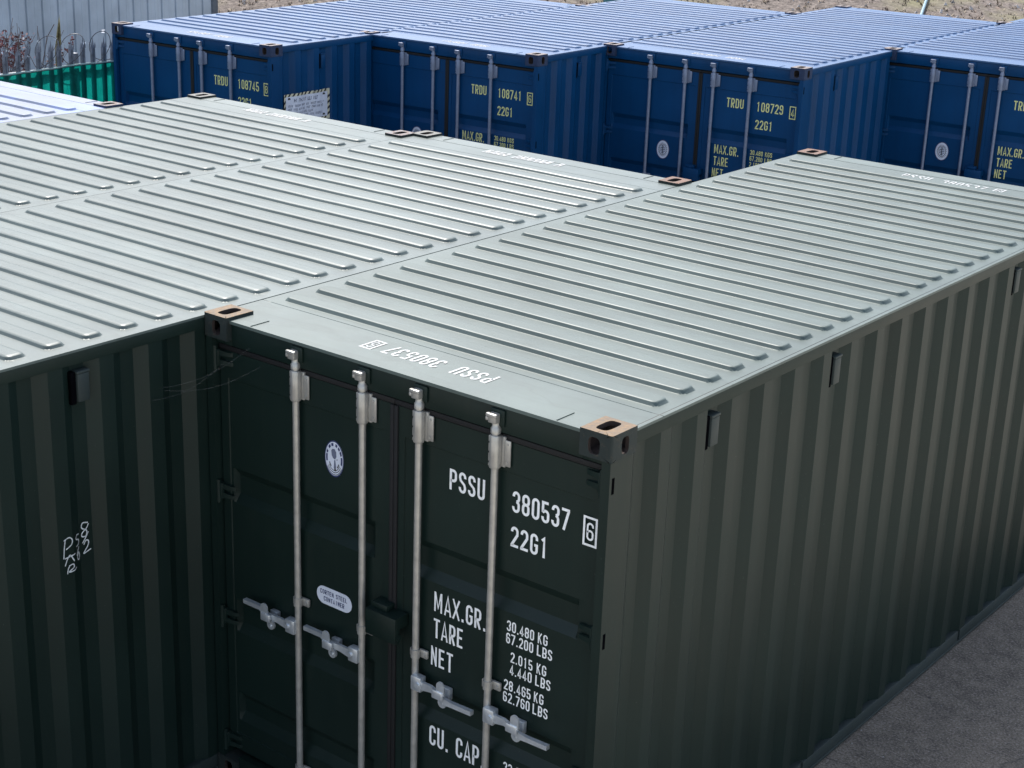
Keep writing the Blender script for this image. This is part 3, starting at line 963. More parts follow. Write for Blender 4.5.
    if roof_text and number:
        zt = 2.5748
        PF = lambda u, w, l: (1.630 - u, 0.292 - w, zt + l * 0.4 + 0.0002)
        mb = MB()
        write(mb, prefix, 0, 0.0, 0.115, 0.057, PF, 0, 0.8)
        link('roof_owner_code', mb.mesh('roof_owner_code', M['roof_white']), root)
        mb = MB(); write(mb, number, 0.30, 0, 0.115, 0.057, PF, 0, 0.8)
        link('roof_number', mb.mesh('roof_number', M['roof_white']), root)
        mb = MB()
        if paint == 'green':
            write(mb, digit, 0.705, 0.012, 0.09, 0.05, PF, 0, 0.8, 0.7); check_box(mb, 0.690, 0.750, 0.0, 0.115, 0.012, PF)
            link('roof_check_digit', mb.mesh('roof_check_digit', M['roof_white']), root)
    if roof_text and number and paint == 'green':
        PF2 = lambda u, w, l: (0.925 + u, L - 0.345 + w, zt + l * 0.4 + 0.0002)
        mb = MB()
        write(mb, prefix, 0, 0.0, 0.115, 0.057, PF2, 0, 0.8)
        link('roof_owner_code', mb.mesh('roof_owner_code', M['roof_white']), root)
        mb = MB(); write(mb, number, 0.30, 0, 0.115, 0.057, PF2, 0, 0.8)
        link('roof_number', mb.mesh('roof_number', M['roof_white']), root)
        mb = MB()
        write(mb, digit, 0.705, 0.012, 0.09, 0.05, PF2, 0, 0.8, 0.7); check_box(mb, 0.690, 0.750, 0.0, 0.115, 0.012, PF2)
        link('roof_check_digit', mb.mesh('roof_check_digit', M['roof_white']), root)
    return root

GG = 'green containers parked side by side'
BG = 'blue containers in the back row'
ct, cr, cb, cp = M['cast_top'], M['cast_top_red'], M['cast_top_brown'], M['cast_top_pale']
main = container((0, 0, 0), 0, 'green', M['green_roof'], 'dark green container with its closed doors and white number PSSU 380537 in full view, front', GG, 1.0, 'PSSU', '380537', '6', top_mats=[ct, ct, cr, cr])
mid = container((0.006, -1.657 + L, 0), math.pi, 'green', M['green_roof_glossy'], 'dark green container with white chalk scribbles on its side wall, between two other green roofs', GG, 9.0, doors=True, top_mats=[cr, cp, ct, ct])
third = container((-4.850 + W, -1.799 + L, 0), math.pi, 'green', M['green_roof_glossy'], 'green container showing only its roof, beside the faded blue roof at the left edge', GG, 17.0, doors=True, top_mats=[cb, cp, ct, ct])
fourth = container((-4.842 - W, 3.401 - L, 0), 0, 'blue', M['pale_roof'], 'blue container with a bleached, stained pale roof, its corner below the teal fence sheet', 'faded blue container', 23.0, doors=False, top_mats=[cb] * 4)
TH = R(2.602)
BPOS = [(-9.026, 6.582), (-6.852, 8.280), (-4.537, 9.712), (-2.327, 12.022)]
blues = []
for k, ((x, y), num, dg, lab) in enumerate(zip(BPOS, ('108745', '108741', '108729', ''), ('8', '6', '4', ''), (
        'blue container numbered TRDU 108745, with a hazard-bordered white notice on its side',
        'blue container numbered TRDU 108741, second from the grey corrugated building',
        'blue container numbered TRDU 108729, with a round white seal sticker on its left door',
        'blue container cut off by the right edge of the photo, right of number 108729'))):
    c = container((x, y, 0), TH, 'blue', M['blue_roof'], lab, BG, 31.0 + 7 * k, 'TRDU', num, dg, sealpos=True, roof_text=True, top_mats=[cb] * 4, roof_first=0.43)
    blues.append(c)

# faint roof numbers of the two turned containers (too small to read in the photo: rough paint marks)
def roof_marks(root, u0, n_a, n_b):
    zt = 2.5748
    P = lambda u, w, l: (1.655 - u, 0.270 - w, zt + l * 0.4 + 0.0002)
    mb = MB()
    rnd = random.Random(n_a * 7 + n_b)
    u = u0
    for grp in (n_a, n_b, 1):
        mb = MB()
        for k in range(grp):
            a = rnd.uniform(0, 0.012)
            stroke_poly(mb, [(u, 0), (u + a, 0.105)], False, 0.014, P, 0)
            stroke_poly(mb, [(u + 0.028, 0.105), (u + 0.028 + a, 0.0)], False, 0.014, P, 0.0004)
            stroke_poly(mb, [(u, rnd.choice((0.0, 0.052, 0.1))), (u + 0.034, rnd.choice((0.0, 0.052, 0.1)))], False, 0.013, P, 0.0008)
            u += 0.056
        u += 0.05
        link('roof_number', mb.mesh('roof_number', M['roof_white']), root)
roof_marks(mid, 0.0, 4, 6)
roof_marks(third, 0.0, 4, 6)

# chalk scribble on the middle container's near side (its own +x is turned: local x = 0 side faces the viewer)
def chalk():
    mb = MB()
    def P(u, w, l):       # u along world y from -0.90, w height ; container frame is rotated by pi
        yw = -0.905 + u
        ly = (-1.657 + L) - yw
        return (0.0115 - side_depth(ly) - 0.004 - l, ly, w)
    S = [[(0.015, 1.50), (0.022, 1.60), (0.03, 1.665)], [(0.02, 1.655), (0.05, 1.67), (0.068, 1.64), (0.06, 1.60), (0.03, 1.575)],
         [(0.02, 1.435), (0.035, 1.49), (0.052, 1.515), (0.068, 1.47), (0.075, 1.45)], [(0.02, 1.50), (0.05, 1.505), (0.085, 1.51)],
         [(0.03, 1.36), (0.035, 1.40), (0.045, 1.425)], [(0.04, 1.425), (0.065, 1.43), (0.068, 1.40), (0.04, 1.375), (0.065, 1.37), (0.09, 1.385)],
         [(0.125, 1.645), (0.105, 1.65), (0.098, 1.62), (0.12, 1.60), (0.118, 1.565), (0.098, 1.555)],
         [(0.12, 1.54), (0.105, 1.50), (0.098, 1.475)], [(0.115, 1.50), (0.102, 1.46), (0.112, 1.43), (0.122, 1.46), (0.115, 1.50)],
         [(0.185, 1.71), (0.155, 1.72), (0.148, 1.68), (0.175, 1.645), (0.17, 1.60), (0.148, 1.605), (0.15, 1.635), (0.175, 1.665), (0.188, 1.70)],
         [(0.185, 1.63), (0.165, 1.58), (0.148, 1.545)],
         [(0.155, 1.53), (0.168, 1.56), (0.182, 1.55), (0.178, 1.51), (0.152, 1.455), (0.17, 1.46), (0.195, 1.472)]]
    for k, st in enumerate(S):
        fine = []
        for a, b_ in zip(st[:-1], st[1:]):
            i = st.index(a)
            p0 = st[max(0, i - 1)]; p3 = st[min(len(st) - 1, i + 2)]
            for q in range(6):
                t = q / 6
                fine.append(tuple(0.5 * (2 * a[c] + (b_[c] - p0[c]) * t + (2 * p0[c] - 5 * a[c] + 4 * b_[c] - p3[c]) * t * t + (3 * a[c] - p0[c] - 3 * b_[c] + p3[c]) * t ** 3) for c in (0, 1)))
        fine.append(st[-1])
        fine = [(a, 1.492 + (b_ - 1.36) * 0.585) for a, b_ in fine]
        stroke_poly(mb, fine, False, 0.0060, P, 0.0003 * k)
    link('chalk_scribble', mb.mesh('chalk_scribble', M['chalk']), mid)
chalk()

# notice with a hazard border, stuck over the corrugations of the first blue container
def notice():
    mb = MB()
    u0, u1, w0, w1 = 0.205, 0.915, 1.735, 2.060
    P = lambda u, w, l: (W - 0.0075 + side_depth(u) * 0.35 + l, u, w)
    N = 36
    def sheet(a0, a1, b0, b1, l, mi):
        n = max(1, int((a1 - a0) / (u1 - u0) * N))
        V = [P(a0 + (a1 - a0) * i / n, b_, l) for b_ in (b0, b1) for i in range(n + 1)]
        mb.add(V, [(i, i + 1, n + 2 + i, n + 1 + i) for i in range(n)], mi)
    sheet(u0, u1, w0, w1, 0.0, 1)
    bw = 0.030
    sheet(u0 + bw, u1 - bw, w0 + bw, w1 - bw, 0.0012, 0)
    k = 0
    u = u0
    while u < u1 - 0.03:
        for b0, b1 in ((w0, w0 + bw), (w1 - bw, w1)):
            V = [P(u, b0, 0.001), P(u + 0.026, b0, 0.001), P(min(u + 0.050, u1), b1, 0.001), P(u + 0.024, b1, 0.001)]
            mb.add(V, [(0, 1, 2, 3)], 2)
        u += 0.062
    w = w0 + bw
    while w < w1 - bw - 0.03:
        for a0, a1 in ((u0, u0 + bw), (u1 - bw, u1)):
            V = [P(a0, w, 0.001), P(a1, w + 0.022, 0.001), P(a1, w + 0.050, 0.001), P(a0, w + 0.028, 0.001)]
            mb.add(V, [(0, 1, 2, 3)], 2)
        w += 0.062
    rnd = random.Random(3)
    def words(a0, a1, b0, h, mi):
        a = a0
        while a < a1:
            e = min(a1, a + rnd.uniform(0.04, 0.09))
            x = a
            while x < e - 0.008:
                stroke_poly(mb, [(x, b0), (x + 0.004, b0 + h)], False, h * 0.22, P, 0.0024, mi)
                if rnd.random() < 0.7:
                    y = b0 + h * rnd.choice((0.06, 0.5, 0.94))
                    stroke_poly(mb, [(x, y), (x + h * 0.5, y)], False, h * 0.2, P, 0.0028, mi)
                x += h * 0.62
            a = e + 0.018
    words(u0 + 0.15, u1 - 0.17, w1 - 0.092, 0.036, 3)
    for k, (b0, s_) in enumerate(((w1 - 0.142, 0.02), (w1 - 0.180, 0.02), (w1 - 0.218, 0.2), (w1 - 0.255, 0.05))):
        words(u0 + 0.065, u1 - 0.065 - s_, b0, 0.024, 4)
    for a in (u0 + 0.06, u1 - 0.11):
        for b0 in (w0 + 0.045, w1 - 0.06):
            mb.add([P(a, b0, 0.002), P(a + 0.045, b0, 0.002), P(a + 0.035, b0 + 0.018, 0.002), P(a + 0.008, b0 + 0.022, 0.002)], [(0, 1, 2, 3)], 2)
    link('notice_sticker', mb.mesh('notice_sticker', [M['sticker'], M['hazard'], M['black'], M['ink_grey'], M['ink_grey']]), blues[0])
notice()

# ------------------------------------------------------------------ ground
def ground():
    m, nt, b = mat_new('yard_tarmac')
    big = tex(nt, 0.9, 6, 0.65, 'Object')
    mid_ = tex(nt, 9, 6, 0.7)
    fine = tex(nt, 70, 5, 0.8)
    r = ramp(nt, [(0.35, (0.092, 0.077, 0.060)), (0.65, (0.215, 0.183, 0.146))])
    nt.links.new(mid_, r.inputs[0])
    r2 = ramp(nt, [(0.42, (0, 0, 0)), (0.62, (0.75, 0.75, 0.75))])
    nt.links.new(big, r2.inputs[0])
    c = mix(nt, r2.outputs[0], r.outputs[0], (0.225, 0.188, 0.145))
    r3 = ramp(nt, [(0.38, (0.85, 0.85, 0.85)), (0.50, (0, 0, 0))])
    nt.links.new(fine, r3.inputs[0])
    c = mix(nt, r3.outputs[0], c, (0.040, 0.036, 0.035))
    r4 = ramp(nt, [(0.53, (0, 0, 0)), (0.63, (0.9, 0.9, 0.9))])
    nt.links.new(fine, r4.inputs[0])
    c = mix(nt, r4.outputs[0], c, (0.33, 0.29, 0.265))
    v = tex(nt, 5.0, kind='vor')
    rv = ramp(nt, [(0.0, (0.9, 0.9, 0.9)), (0.05, (0.7, 0.7, 0.7)), (0.075, (0, 0, 0))])
    nt.links.new(v, rv.inputs[0])
    c = mix(nt, rv.outputs[0], c, (0.03, 0.028, 0.03))
    v2 = tex(nt, 7.3, kind='vor')
    rv2 = ramp(nt, [(0.0, (0.9, 0.9, 0.9)), (0.03, (0.7, 0.7, 0.7)), (0.05, (0, 0, 0))])
    nt.links.new(v2, rv2.inputs[0])
    c = mix(nt, rv2.outputs[0], c, (0.40, 0.39, 0.38))
    oil = ramp(nt, [(0.60, (0, 0, 0)), (0.74, (0.35, 0.35, 0.35))])
    nt.links.new(tex(nt, 2.1, 4, 0.6), oil.inputs[0])
    c = mix(nt, oil.outputs[0], c, (0.050, 0.044, 0.040))
    vc = nd(nt, 'ShaderNodeTexVoronoi', feature='DISTANCE_TO_EDGE')
    vc.inputs['Scale'].default_value = 0.30
    tcc = nt.nodes.new('ShaderNodeTexCoord')
    wob = nd(nt, 'ShaderNodeVectorMath', operation='MULTIPLY_ADD')
    wn_ = nd(nt, 'ShaderNodeTexNoise'); wn_.inputs['Scale'].default_value = 3.0; wn_.inputs['Detail'].default_value = 6
    nt.links.new(tcc.outputs['Object'], wn_.inputs['Vector'])
    nt.links.new(wn_.outputs['Color'], wob.inputs[0]); wob.inputs[1].default_value = (0.22, 0.22, 0)
    nt.links.new(tcc.outputs['Object'], wob.inputs[2])
    nt.links.new(wob.outputs[0], vc.inputs['Vector'])
    rc = ramp(nt, [(0.0, (0.55, 0.55, 0.55)), (0.0012, (0.4, 0.4, 0.4)), (0.0025, (0, 0, 0))])
    nt.links.new(vc.outputs['Distance'], rc.inputs[0])
    c = mix(nt, rc.outputs[0], c, (0.025, 0.022, 0.021))
    nt.links.new(c, b.inputs['Base Color'])
    b.inputs['Roughness'].default_value = 0.85
    bump(nt, b, fine, 0.5, 0.006)
    mb = MB()
    mb.add([(-600, -600, 0), (600, -600, 0), (600, 600, 0), (-600, 600, 0)], [(0, 1, 2, 3)])
    tag(link('ground', mb.mesh('ground', m)), 'dark grey worn tarmac yard', None, None, 'structure')
ground()

def bounce_ground():  # added unseen pale sheet, bounces sun onto the shaded container sides
    m, nt, b = mat_new('pale_bounce')
    r = ramp(nt, [(0.3, (0.46, 0.42, 0.34)), (0.7, (0.62, 0.575, 0.48))])
    nt.links.new(tex(nt, 0.8, 7, 0.65), r.inputs[0])
    nt.links.new(r.outputs[0], b.inputs['Base Color'])
    b.inputs['Roughness'].default_value = 0.85
    mb = MB()
    mb.add([(3.75, -60, 0.004), (60, -60, 0.004), (60, 40, 0.004), (3.75, 40, 0.004)], [(0, 1, 2, 3)])
    mb.add([(-60, -60, 0.004), (3.749, -60, 0.004), (3.749, -7.5, 0.004), (-60, -7.5, 0.004)], [(0, 1, 2, 3)])
    tag(link('bounce_sheet', mb.mesh('bounce_sheet', m)), 'added pale ground out of view, bouncing sunlight onto the green containers', None, None, 'structure')
bounce_ground()

BN = Vector((-0.62, 0.785)); BT = Vector((0.785, 0.62))
TOE, SL = 25.0, math.tan(R(12))
def bank_h(x, y):
    s = BN.x * x + BN.y * y - TOE
    if s <= 0:
        return -0.02
    h = SL * min(s, 40) * min(1, s / 1.5)
    h += 0.10 * noise.noise(Vector((x * 0.35, y * 0.35, 2))) + 0.05 * noise.noise(Vector((x * 1.3, y * 1.3, 4)))
    return max(-0.02, h)
def bank():
    m, nt, b = mat_new('dry_grass_bank')
    n1 = tex(nt, 9, 6, 0.75); n2 = tex(nt, 0.35, 4, 0.6); n3 = tex(nt, 4, 5, 0.7)
    r = ramp(nt, [(0.34, (0.040, 0.030, 0.026)), (0.50, (0.125, 0.100, 0.085)), (0.66, (0.26, 0.215, 0.185))])
    nt.links.new(n1, r.inputs[0])
    r2 = ramp(nt, [(0.45, (0, 0, 0)), (0.62, (0.7, 0.7, 0.7))])
    nt.links.new(n2, r2.inputs[0])
    c = mix(nt, r2.outputs[0], r.outputs[0], (0.22, 0.21, 0.10))
    r3 = ramp(nt, [(0.60, (0, 0, 0)), (0.72, (0.6, 0.6, 0.6))])
    nt.links.new(n3, r3.inputs[0])
    c = mix(nt, r3.outputs[0], c, (0.20, 0.13, 0.10))
    nt.links.new(c, b.inputs['Base Color'])
    b.inputs['Roughness'].default_value = 0.95
    mb = MB()
    ss = [-0.5 + 0.25 * k for k in range(60)] + [15 + 2 * k for k in range(20)]
    ts = [-70 + 0.6 * k for k in range(180)]
    V = []
    for s in ss:
        for t in ts:
            p = BN * (TOE + s) + BT * t
            V.append((p.x, p.y, bank_h(p.x, p.y)))
    n = len(ts)
    mb.add(V, [(j * n + i, j * n + i + 1, (j + 1) * n + i + 1, (j + 1) * n + i) for j in range(len(ss) - 1) for i in range(n - 1)])
    tag(link('embankment', mb.mesh('embankment', m, 180)), 'dry brown grassy bank behind the blue containers', None, None, 'structure')
    # tufts and rubble clinging to it
    mt = [plain('straw_tuft', (0.34, 0.28, 0.20), 0.9, 0, 0.3, 3), plain('brown_tuft', (0.24, 0.185, 0.15), 0.9, 0, 0.3, 3), plain('pale_stone', (0.36, 0.34, 0.33), 0.9, 0, 0.2, 3), plain('olive_tuft', (0.22, 0.22, 0.09), 0.9, 0, 0.3, 3)]
    mb = MB()
    rnd = random.Random(11)
    for k in range(26000):
        s = 0.3 + 17 * rnd.random() ** 1.3
        t = rnd.uniform(-28, 32)
        p = BN * (TOE + s) + BT * t
        z = bank_h(p.x, p.y)
        r = rnd.random()
        left = t < -6
        if r < 0.22:
            q = rnd.uniform(0.02, 0.07)
            V = [(p.x + q * math.cos(a) * rnd.uniform(0.7, 1.2), p.y + q * math.sin(a) * rnd.uniform(0.7, 1.2), z - 0.01) for a in (0.3, 1.6, 2.9, 4.5)] + [(p.x + rnd.uniform(-q, q) * 0.3, p.y, z + q * 0.9)]
            mb.add(V, [(0, 1, 4), (1, 2, 4), (2, 3, 4), (3, 0, 4)], 2)
        else:
            mi = (3 if left and rnd.random() < 0.5 else 0) if r < 0.68 else 1
            for j in range(4):
                a = rnd.uniform(0, 6.28); hgt = rnd.uniform(0.02, 0.07); lean = rnd.uniform(0.03, 0.11)
                dx, dy = math.cos(a), math.sin(a)
                bx, by = p.x + rnd.uniform(-.05, .05), p.y + rnd.uniform(-.05, .05)
                mb.add([(bx - dy * 0.02, by + dx * 0.02, z - 0.02), (bx + dy * 0.02, by - dx * 0.02, z - 0.02), (bx + dx * lean, by + dy * lean, z + hgt)], [(0, 1, 2)], mi)
    me = bpy.data.meshes.new('dry_grass')
    me.from_pydata(mb.v, [], mb.f)
    for q in mt:
        me.materials.append(q)
    me.polygons.foreach_set('material_index', mb.mi)
    tag(link('dry_grass', me), 'dry straw tufts and stones covering the bank behind the blue containers', 'dry grass', None, 'stuff')
bank()

# ------------------------------------------------------------------ corrugated building
def building():
    root = empty('industrial_building', (-18.6, 16.6, 0))
    tag(root, 'grey building with vertical ribbed metal cladding behind the spiked fence', 'building')
    cm = steel_paint('grey_cladding', (0.46, 0.52, 0.58), 0.5, scuff=(0.30, 0.33, 0.36), dirt=(0.30, 0.33, 0.35), amt=0.3)
    tm = plain('dark_trim', (0.10, 0.12, 0.15), 0.5)
    mb = MB()
    prof = []
    y = -32.0
    while y < -0.34:
        prof += [(y, 0), (y + 0.145, 0.0), (y + 0.150, 0.004), (y + 0.170, 0.004), (y + 0.175, 0), (y + 0.286, 0), (y + 0.300, -0.030), (y + 0.322, -0.030), (y + 0.333, 0.0)]
        y += 0.3335
    prof.append((-0.12, 0))
    V = [(d, yy, z) for z in (0, 6.2) for yy, d in prof]
    n = len(prof)
    mb.add(V, [(i, i + 1, n + i + 1, n + i) for i in range(n - 1)])
    link('cladding_wall', mb.mesh('cladding_wall', cm, 20), root)
    mb = MB(); mb.box(-0.16, 0.03, -0.1195, 0.03, 0, 6.25, 0.01)
    link('corner_trim', mb.mesh('corner_trim', tm), root)
    mb = MB(); mb.box(-14, -0.1605, -0.10, 0.0, 0, 6.2)
    link('gable_wall', mb.mesh('gable_wall', cm), root)
    mb = MB(); mb.prism([(-14.3, 6.25), (0.25, 6.25), (0.25, 6.4), (-7, 8.2), (-14.3, 6.4)], 'y', -32, 0.2)
    for k in range(len(mb.v)):
        pass
    link('roof', mb.mesh('roof', tm), root)
building()

# ------------------------------------------------------------------ palisade fence, sheet, razor wire, growth
FX = -9.5
def fence():
    root = empty('palisade_fence', (FX, 4.0, 0))
    tag(root, 'galvanised palisade fence with pointed pales standing behind the teal sheet', 'fence')
    fm = plain('galvanised_pale', (0.20, 0.215, 0.25), 0.55, 0.2, 0.2, 8)
    mb = MB()
    prof = [(-0.014, -0.034), (0.006, -0.022), (0.006, -0.008), (-0.008, 0.0), (0.006, 0.008), (0.006, 0.022), (-0.014, 0.034), (-0.016, 0.030), (0.002, 0.020), (0.002, 0.008), (-0.012, 0.0), (0.002, -0.008), (0.002, -0.020), (-0.016, -0.030)]
    mb.prism(prof, 'z', 0.05, 2.26)
    # split into three points
    for a, b_, tip, hh in ((-0.033, -0.012, -0.027, 0.07), (-0.011, 0.011, 0.0, 0.13), (0.012, 0.033, 0.027, 0.07)):
        V = [(-0.012, a, 2.2605), (-0.012, b_, 2.2605), (0.004, b_, 2.2605), (0.004, a, 2.2605), (0.004 if abs(tip) > 0.01 else -0.004, tip, 2.2605 + hh)]
        mb.add(V, [(0, 1, 4), (1, 2, 4), (2, 3, 4), (3, 0, 4), (0, 3, 2, 1)])
    me = mb.mesh('pale', fm, 20)
    for k in range(68):
        o = link('pale', me, root, (0, -3.4 + 0.1445 * k, random.uniform(-0.012, 0.012)), (random.uniform(-0.01, 0.01), 0, random.uniform(-0.06, 0.06)))
    for z in (0.45, 2.055):
        mb = MB(); mb.box(-0.060, -0.018, -3.6, 6.4, z - 0.016, z + 0.016, 0.004)
        link('rail', mb.mesh('rail', fm), root)
    for y in (-3.0, -0.25, 2.5, 5.25):
        mb = MB(); mb.box(-0.17, -0.0705, y - 0.03, y + 0.03, 0, 2.2, 0.004)
        link('post', mb.mesh('post', fm), root)
    # sheet
    m, nt, b = mat_new('teal_sheet')
    n = tex(nt, 14, 5, 0.7, mapscale=(1, 1, 0.5))
    r = ramp(nt, [(0.3, (0.0, 0.12, 0.105)), (0.7, (0.008, 0.20, 0.17))])
    nt.links.new(n, r.inputs[0])
    nt.links.new(r.outputs[0], b.inputs['Base Color'])
    b.inputs['Roughness'].default_value = 0.5
    tr = nt.nodes.new('ShaderNodeBsdfTranslucent')
    r2 = ramp(nt, [(0.3, (0.0, 0.20, 0.17)), (0.7, (0.008, 0.31, 0.265))])
    nt.links.new(n, r2.inputs[0]); nt.links.new(r2.outputs[0], tr.inputs[0])
    ms = nt.nodes.new('ShaderNodeMixShader'); ms.inputs[0].default_value = 0.7
    nt.links.new(b.outputs[0], ms.inputs[1]); nt.links.new(tr.outputs[0], ms.inputs[2])
    nt.links.new(ms.outputs[0], nt.nodes['Material Output'].inputs[0])
    mb = MB()
    ny, nz = 160, 20
    V = []
    for j in range(nz + 1):
        for i in range(ny + 1):
            y = 0.4 + 9.4 * i / ny; z = 0.25 + (2.075 - 0.25) * j / nz
            z += (0.012 * math.sin(y * 3.1) + 0.01 * noise.noise(Vector((y * 2, 0, 1)))) * (j / nz)
            V.append((FX + 0.012 + 0.006 * math.sin((y) * 2 * math.pi / 0.289) + 0.008 * noise.noise(Vector((y * 2.5, z * 1.5, 7))) + 0.006, y, z))
    mb.add(V, [(j * (ny + 1) + i, j * (ny + 1) + i + 1, (j + 1) * (ny + 1) + i + 1, (j + 1) * (ny + 1) + i) for j in range(nz) for i in range(ny)])
    sh = link('fence_sheet', mb.mesh('fence_sheet', m, 180))
    tag(sh, 'teal translucent sheet hung along the lower part of the spiked fence', 'tarpaulin')
    mb = MB()
    hem = plain('sheet_hem', (0.30, 0.42, 0.40), 0.6)  # pale colour carries the light on the sheet's top edge
    pts = [V[nz * (ny + 1) + i] for i in range(ny + 1)]
    mb.tube(pts, 0.011, 6)
    link('hem', mb.mesh('hem', hem), sh)
fence()

def razor_wire():
    wm = plain('razor_wire_steel', (0.10, 0.10, 0.11), 0.5, 0.3, 0.2, 10)
    bm_ = plain('razor_blade_steel', (0.75, 0.76, 0.78), 0.25, 0.6, 0.05, 10)
    mb = MB()
    rnd = random.Random(5)
    pts = []
    y = 4.9
    N = 26
    turns = 9
    for k in range(turns * N + 1):
        a = 2 * math.pi * k / N
        yy = 4.9 + 0.36 * k / N + 0.13 * math.sin(a)
        rr = 0.17 + 0.09 * noise.noise(Vector((k * 0.021, 1, 2)))
        pts.append((FX - 0.05 + rr * 0.55 * math.cos(a), yy + (0.17 + 0.12 * noise.noise(Vector((k * 0.03, 9, 2)))) * math.cos(a + 0.4), 2.24 + rr * math.sin(a) + 0.03 * noise.noise(Vector((k * 0.02, 5, 2)))))
    mb.tube(pts, 0.0045, 5, 0)
    for k in range(4, len(pts) - 2, 6):
        p = Vector(pts[k]); d = (Vector(pts[k + 1]) - p).normalized()
        u = d.orthogonal().normalized()
        s = rnd.uniform(0.010, 0.02) * (2.0 if rnd.random() < 0.08 else 1)
        V = [p - u * s + d * s, p + u * s + d * s, p + u * s * 1.1 - d * s, p - u * s * 1.1 - d * s, p + d * s * 0.2, p + Vector((0.002, 0.002, 0.002))]
        mb.add(V, [(0, 4, 3), (1, 2, 4)], 1)
    o = link('razor_wire', mb.mesh('razor_wire', [wm, bm_], 30))
    tag(o, 'loose looping razor wire coil above the pointed pales', 'razor wire')
razor_wire()

def shrub():
    root = empty('shrub', (-10.0, 5.2, 0))
    tag(root, 'bare twiggy shrub with a few dark red leaves behind the fence', 'shrub')
    tw = plain('twig_bark', (0.12, 0.085, 0.075), 0.9)
    lf = plain('dark_red_leaf', (0.14, 0.045, 0.048), 0.6, 0, 0.4, 6)
    mb = MB(); ml = MB()
    rnd = random.Random(21)
    def grow(p, d, ln, r, depth):
        pts = [p]
        for k in range(5):
            d = (d + Vector((rnd.uniform(-.16, .16), rnd.uniform(-.16, .16), rnd.uniform(-.03, .1)))).normalized()
            p = p + d * ln / 5
            pts.append(p)
            p.x = min(p.x, 0.22)
            if p.z > 2.40:
                break
            if depth < 3 and k >= 1 and rnd.random() < (0.75 if depth < 2 else 0.5):
                dd = (d + Vector((rnd.uniform(-.7, .7), rnd.uniform(-.7, .7), rnd.uniform(0, .4)))).normalized()
                grow(p, dd, ln * 0.32, r * 0.6, depth + 1)
            if depth >= 1 and p.z > 2.0 and rnd.random() < 0.5:
                for q in range(rnd.choice((1, 1, 2, 3))):
                    c = p + Vector((rnd.uniform(-.08, .0), rnd.uniform(-.04, .04), rnd.uniform(-.04, .03)))
                    a = Vector((rnd.uniform(-1, 1), rnd.uniform(-1, 1), rnd.uniform(-1, .4))).normalized()
                    b_ = a.orthogonal().normalized()
                    s = rnd.uniform(0.014, 0.028)
                    ml.add([c, c + a * s + b_ * s * .6, c + a * s * 2.1, c + a * s - b_ * s * .6], [(0, 1, 2, 3)])
        mb.tube(pts, [r * (1 - 0.12 * i) for i in range(len(pts))], 5)
    for k in range(20):
        grow(Vector((rnd.uniform(-.15, .15), rnd.uniform(0.1, 1.15) - (0.25 if k % 3 else 0), 0)), Vector((rnd.uniform(-.06, .06), rnd.uniform(-.06, .06), 1)).normalized(), rnd.uniform(2.0, 2.6), 0.008, 0)
    link('stems', mb.mesh('stems', tw, 60), root)
    link('leaves', ml.mesh('leaves', lf, 180), root)
    # tall dry reed
    r2 = empty('dry_reed', (-10.1, 6.62, 0))
    tag(r2, 'single tall straw-yellow reed plume behind the pointed pales', 'reed')
    ym = plain('straw_plume', (0.42, 0.37, 0.20), 0.8, 0, 0.2, 20)
    mb = MB(); mb.tube([(0, 0, 0), (0.01, 0.0, 1.5), (0.02, 0.0, 2.05)], [0.008, 0.007, 0.005], 6)
    link('stalk', mb.mesh('stalk', ym), r2)
    mb = MB()
    for k in range(260):
        t = rnd.random()
        z = 1.90 + 0.58 * t
        w = 0.036 * math.sin(math.pi * min(1, 0.12 + t * 0.88))
        a = rnd.uniform(0, 6.28)
        c = Vector((0.02, -0.02 + 0.07 * t, z))
        o_ = Vector((math.cos(a), math.sin(a), 0))
        mb.add([c + Vector((0, 0, -0.02)), c + o_ * w + Vector((0, 0, 0.02)), c + o_ * w * 0.7 + Vector((0.004, 0.004, 0.10))], [(0, 1, 2)])
    link('plume', mb.mesh('plume', ym, 180), r2)
shrub()

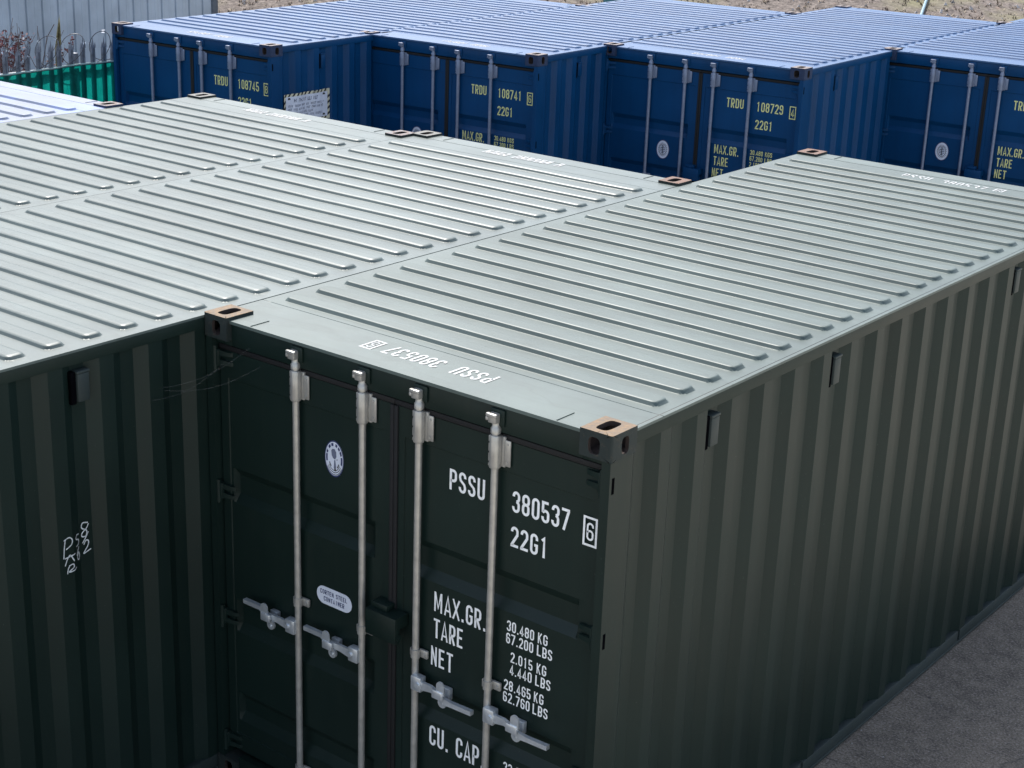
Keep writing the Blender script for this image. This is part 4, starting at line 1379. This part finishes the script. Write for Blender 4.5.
# ------------------------------------------------------------------ far bits on the bank
def far_bits():
    pm = plain('pale_blue_plastic', (0.22, 0.34, 0.40), 0.6)
    p0, p1 = PIPE
    mb = MB()
    pts = []
    for k in range(9):
        t = k / 8
        x = p0[0] + (p1[0] - p0[0]) * t; y = p0[1] + (p1[1] - p0[1]) * t
        pts.append((x, y, max(bank_h(x, y), 0) + 0.07))
    mb.tube(pts, 0.034, 10)
    tag(link('pipe', mb.mesh('pipe', pm, 60)), 'pale blue pipe lying down the dry bank at the top right', 'pipe')
    x, y = POST
    z = bank_h(x, y)
    root = empty('marker_post', (x, y, z - 0.1))
    tag(root, 'short dark blue post on the bank behind the blue roofs', 'post')
    mb = MB(); mb.box(-0.05, 0.05, -0.05, 0.05, 0, 1.0, 0.008); mb.box(-0.065, 0.065, -0.065, 0.065, 1.0005, 1.04, 0.01)
    link('shaft', mb.mesh('shaft', plain('navy_post', (0.02, 0.04, 0.12), 0.6)), root)
    x, y = TANK
    z = bank_h(x, y)
    root = empty('water_butt', (x, y, z - 0.1))
    tag(root, 'teal plastic drum on the bank beside the dark blue post', 'drum')
    mb = MB(); mb.tube([(0, 0, 0), (0, 0, 0.06), (0, 0, 0.3), (0, 0, 0.34), (0, 0, 0.38), (0, 0, 0.62), (0, 0, 0.66), (0, 0, 0.70), (0, 0, 0.90)], [0.22, 0.26, 0.27, 0.285, 0.27, 0.27, 0.285, 0.27, 0.25], 24)
    link('body', mb.mesh('body', plain('teal_plastic', (0.05, 0.20, 0.25), 0.45), 50), root)
    mb = MB(); mb.tube([(0, 0, 0.9005), (0, 0, 0.93)], [0.26, 0.255], 24)
    link('lid', mb.mesh('lid', plain('dark_lid', (0.05, 0.06, 0.07), 0.5)), root)
PIPE = ((-7.9, 24.2), (-10.6, 31.5))
POST = (-14.3, 26.0)
TANK = (-15.3, 25.4)
far_bits()

# cobweb strands between the two green containers
def cobweb():
    m, nt, b = mat_new('spider_silk')
    b.inputs['Base Color'].default_value = (0.4, 0.4, 0.4, 1)
    b.inputs['Alpha'].default_value = 0.22
    mb = MB()
    rnd = random.Random(2)
    ends = [((-0.006, -0.28, 2.265), (0.30, 0.044, 2.475)), ((-0.006, -0.25, 2.245), (0.36, 0.044, 2.385)), ((-0.006, -0.33, 2.215), (0.115, 0.044, 2.36)), ((-0.006, -0.19, 2.33), (0.19, 0.044, 2.40)), ((0.05, -0.1, 2.33), (0.10, -0.02, 2.40))]
    for a, b_ in ends[:3]:
        a = Vector(a); b_ = Vector(b_)
        pts = [a.lerp(b_, t / 14) + Vector((0, 0, -0.045 * math.sin(math.pi * t / 14))) for t in range(15)]
        mb.tube(pts, 0.0004, 4)
    tag(link('cobweb', mb.mesh('cobweb', m, 60)), 'thin cobweb strands strung across the corner beside the left door', 'cobweb')
cobweb()
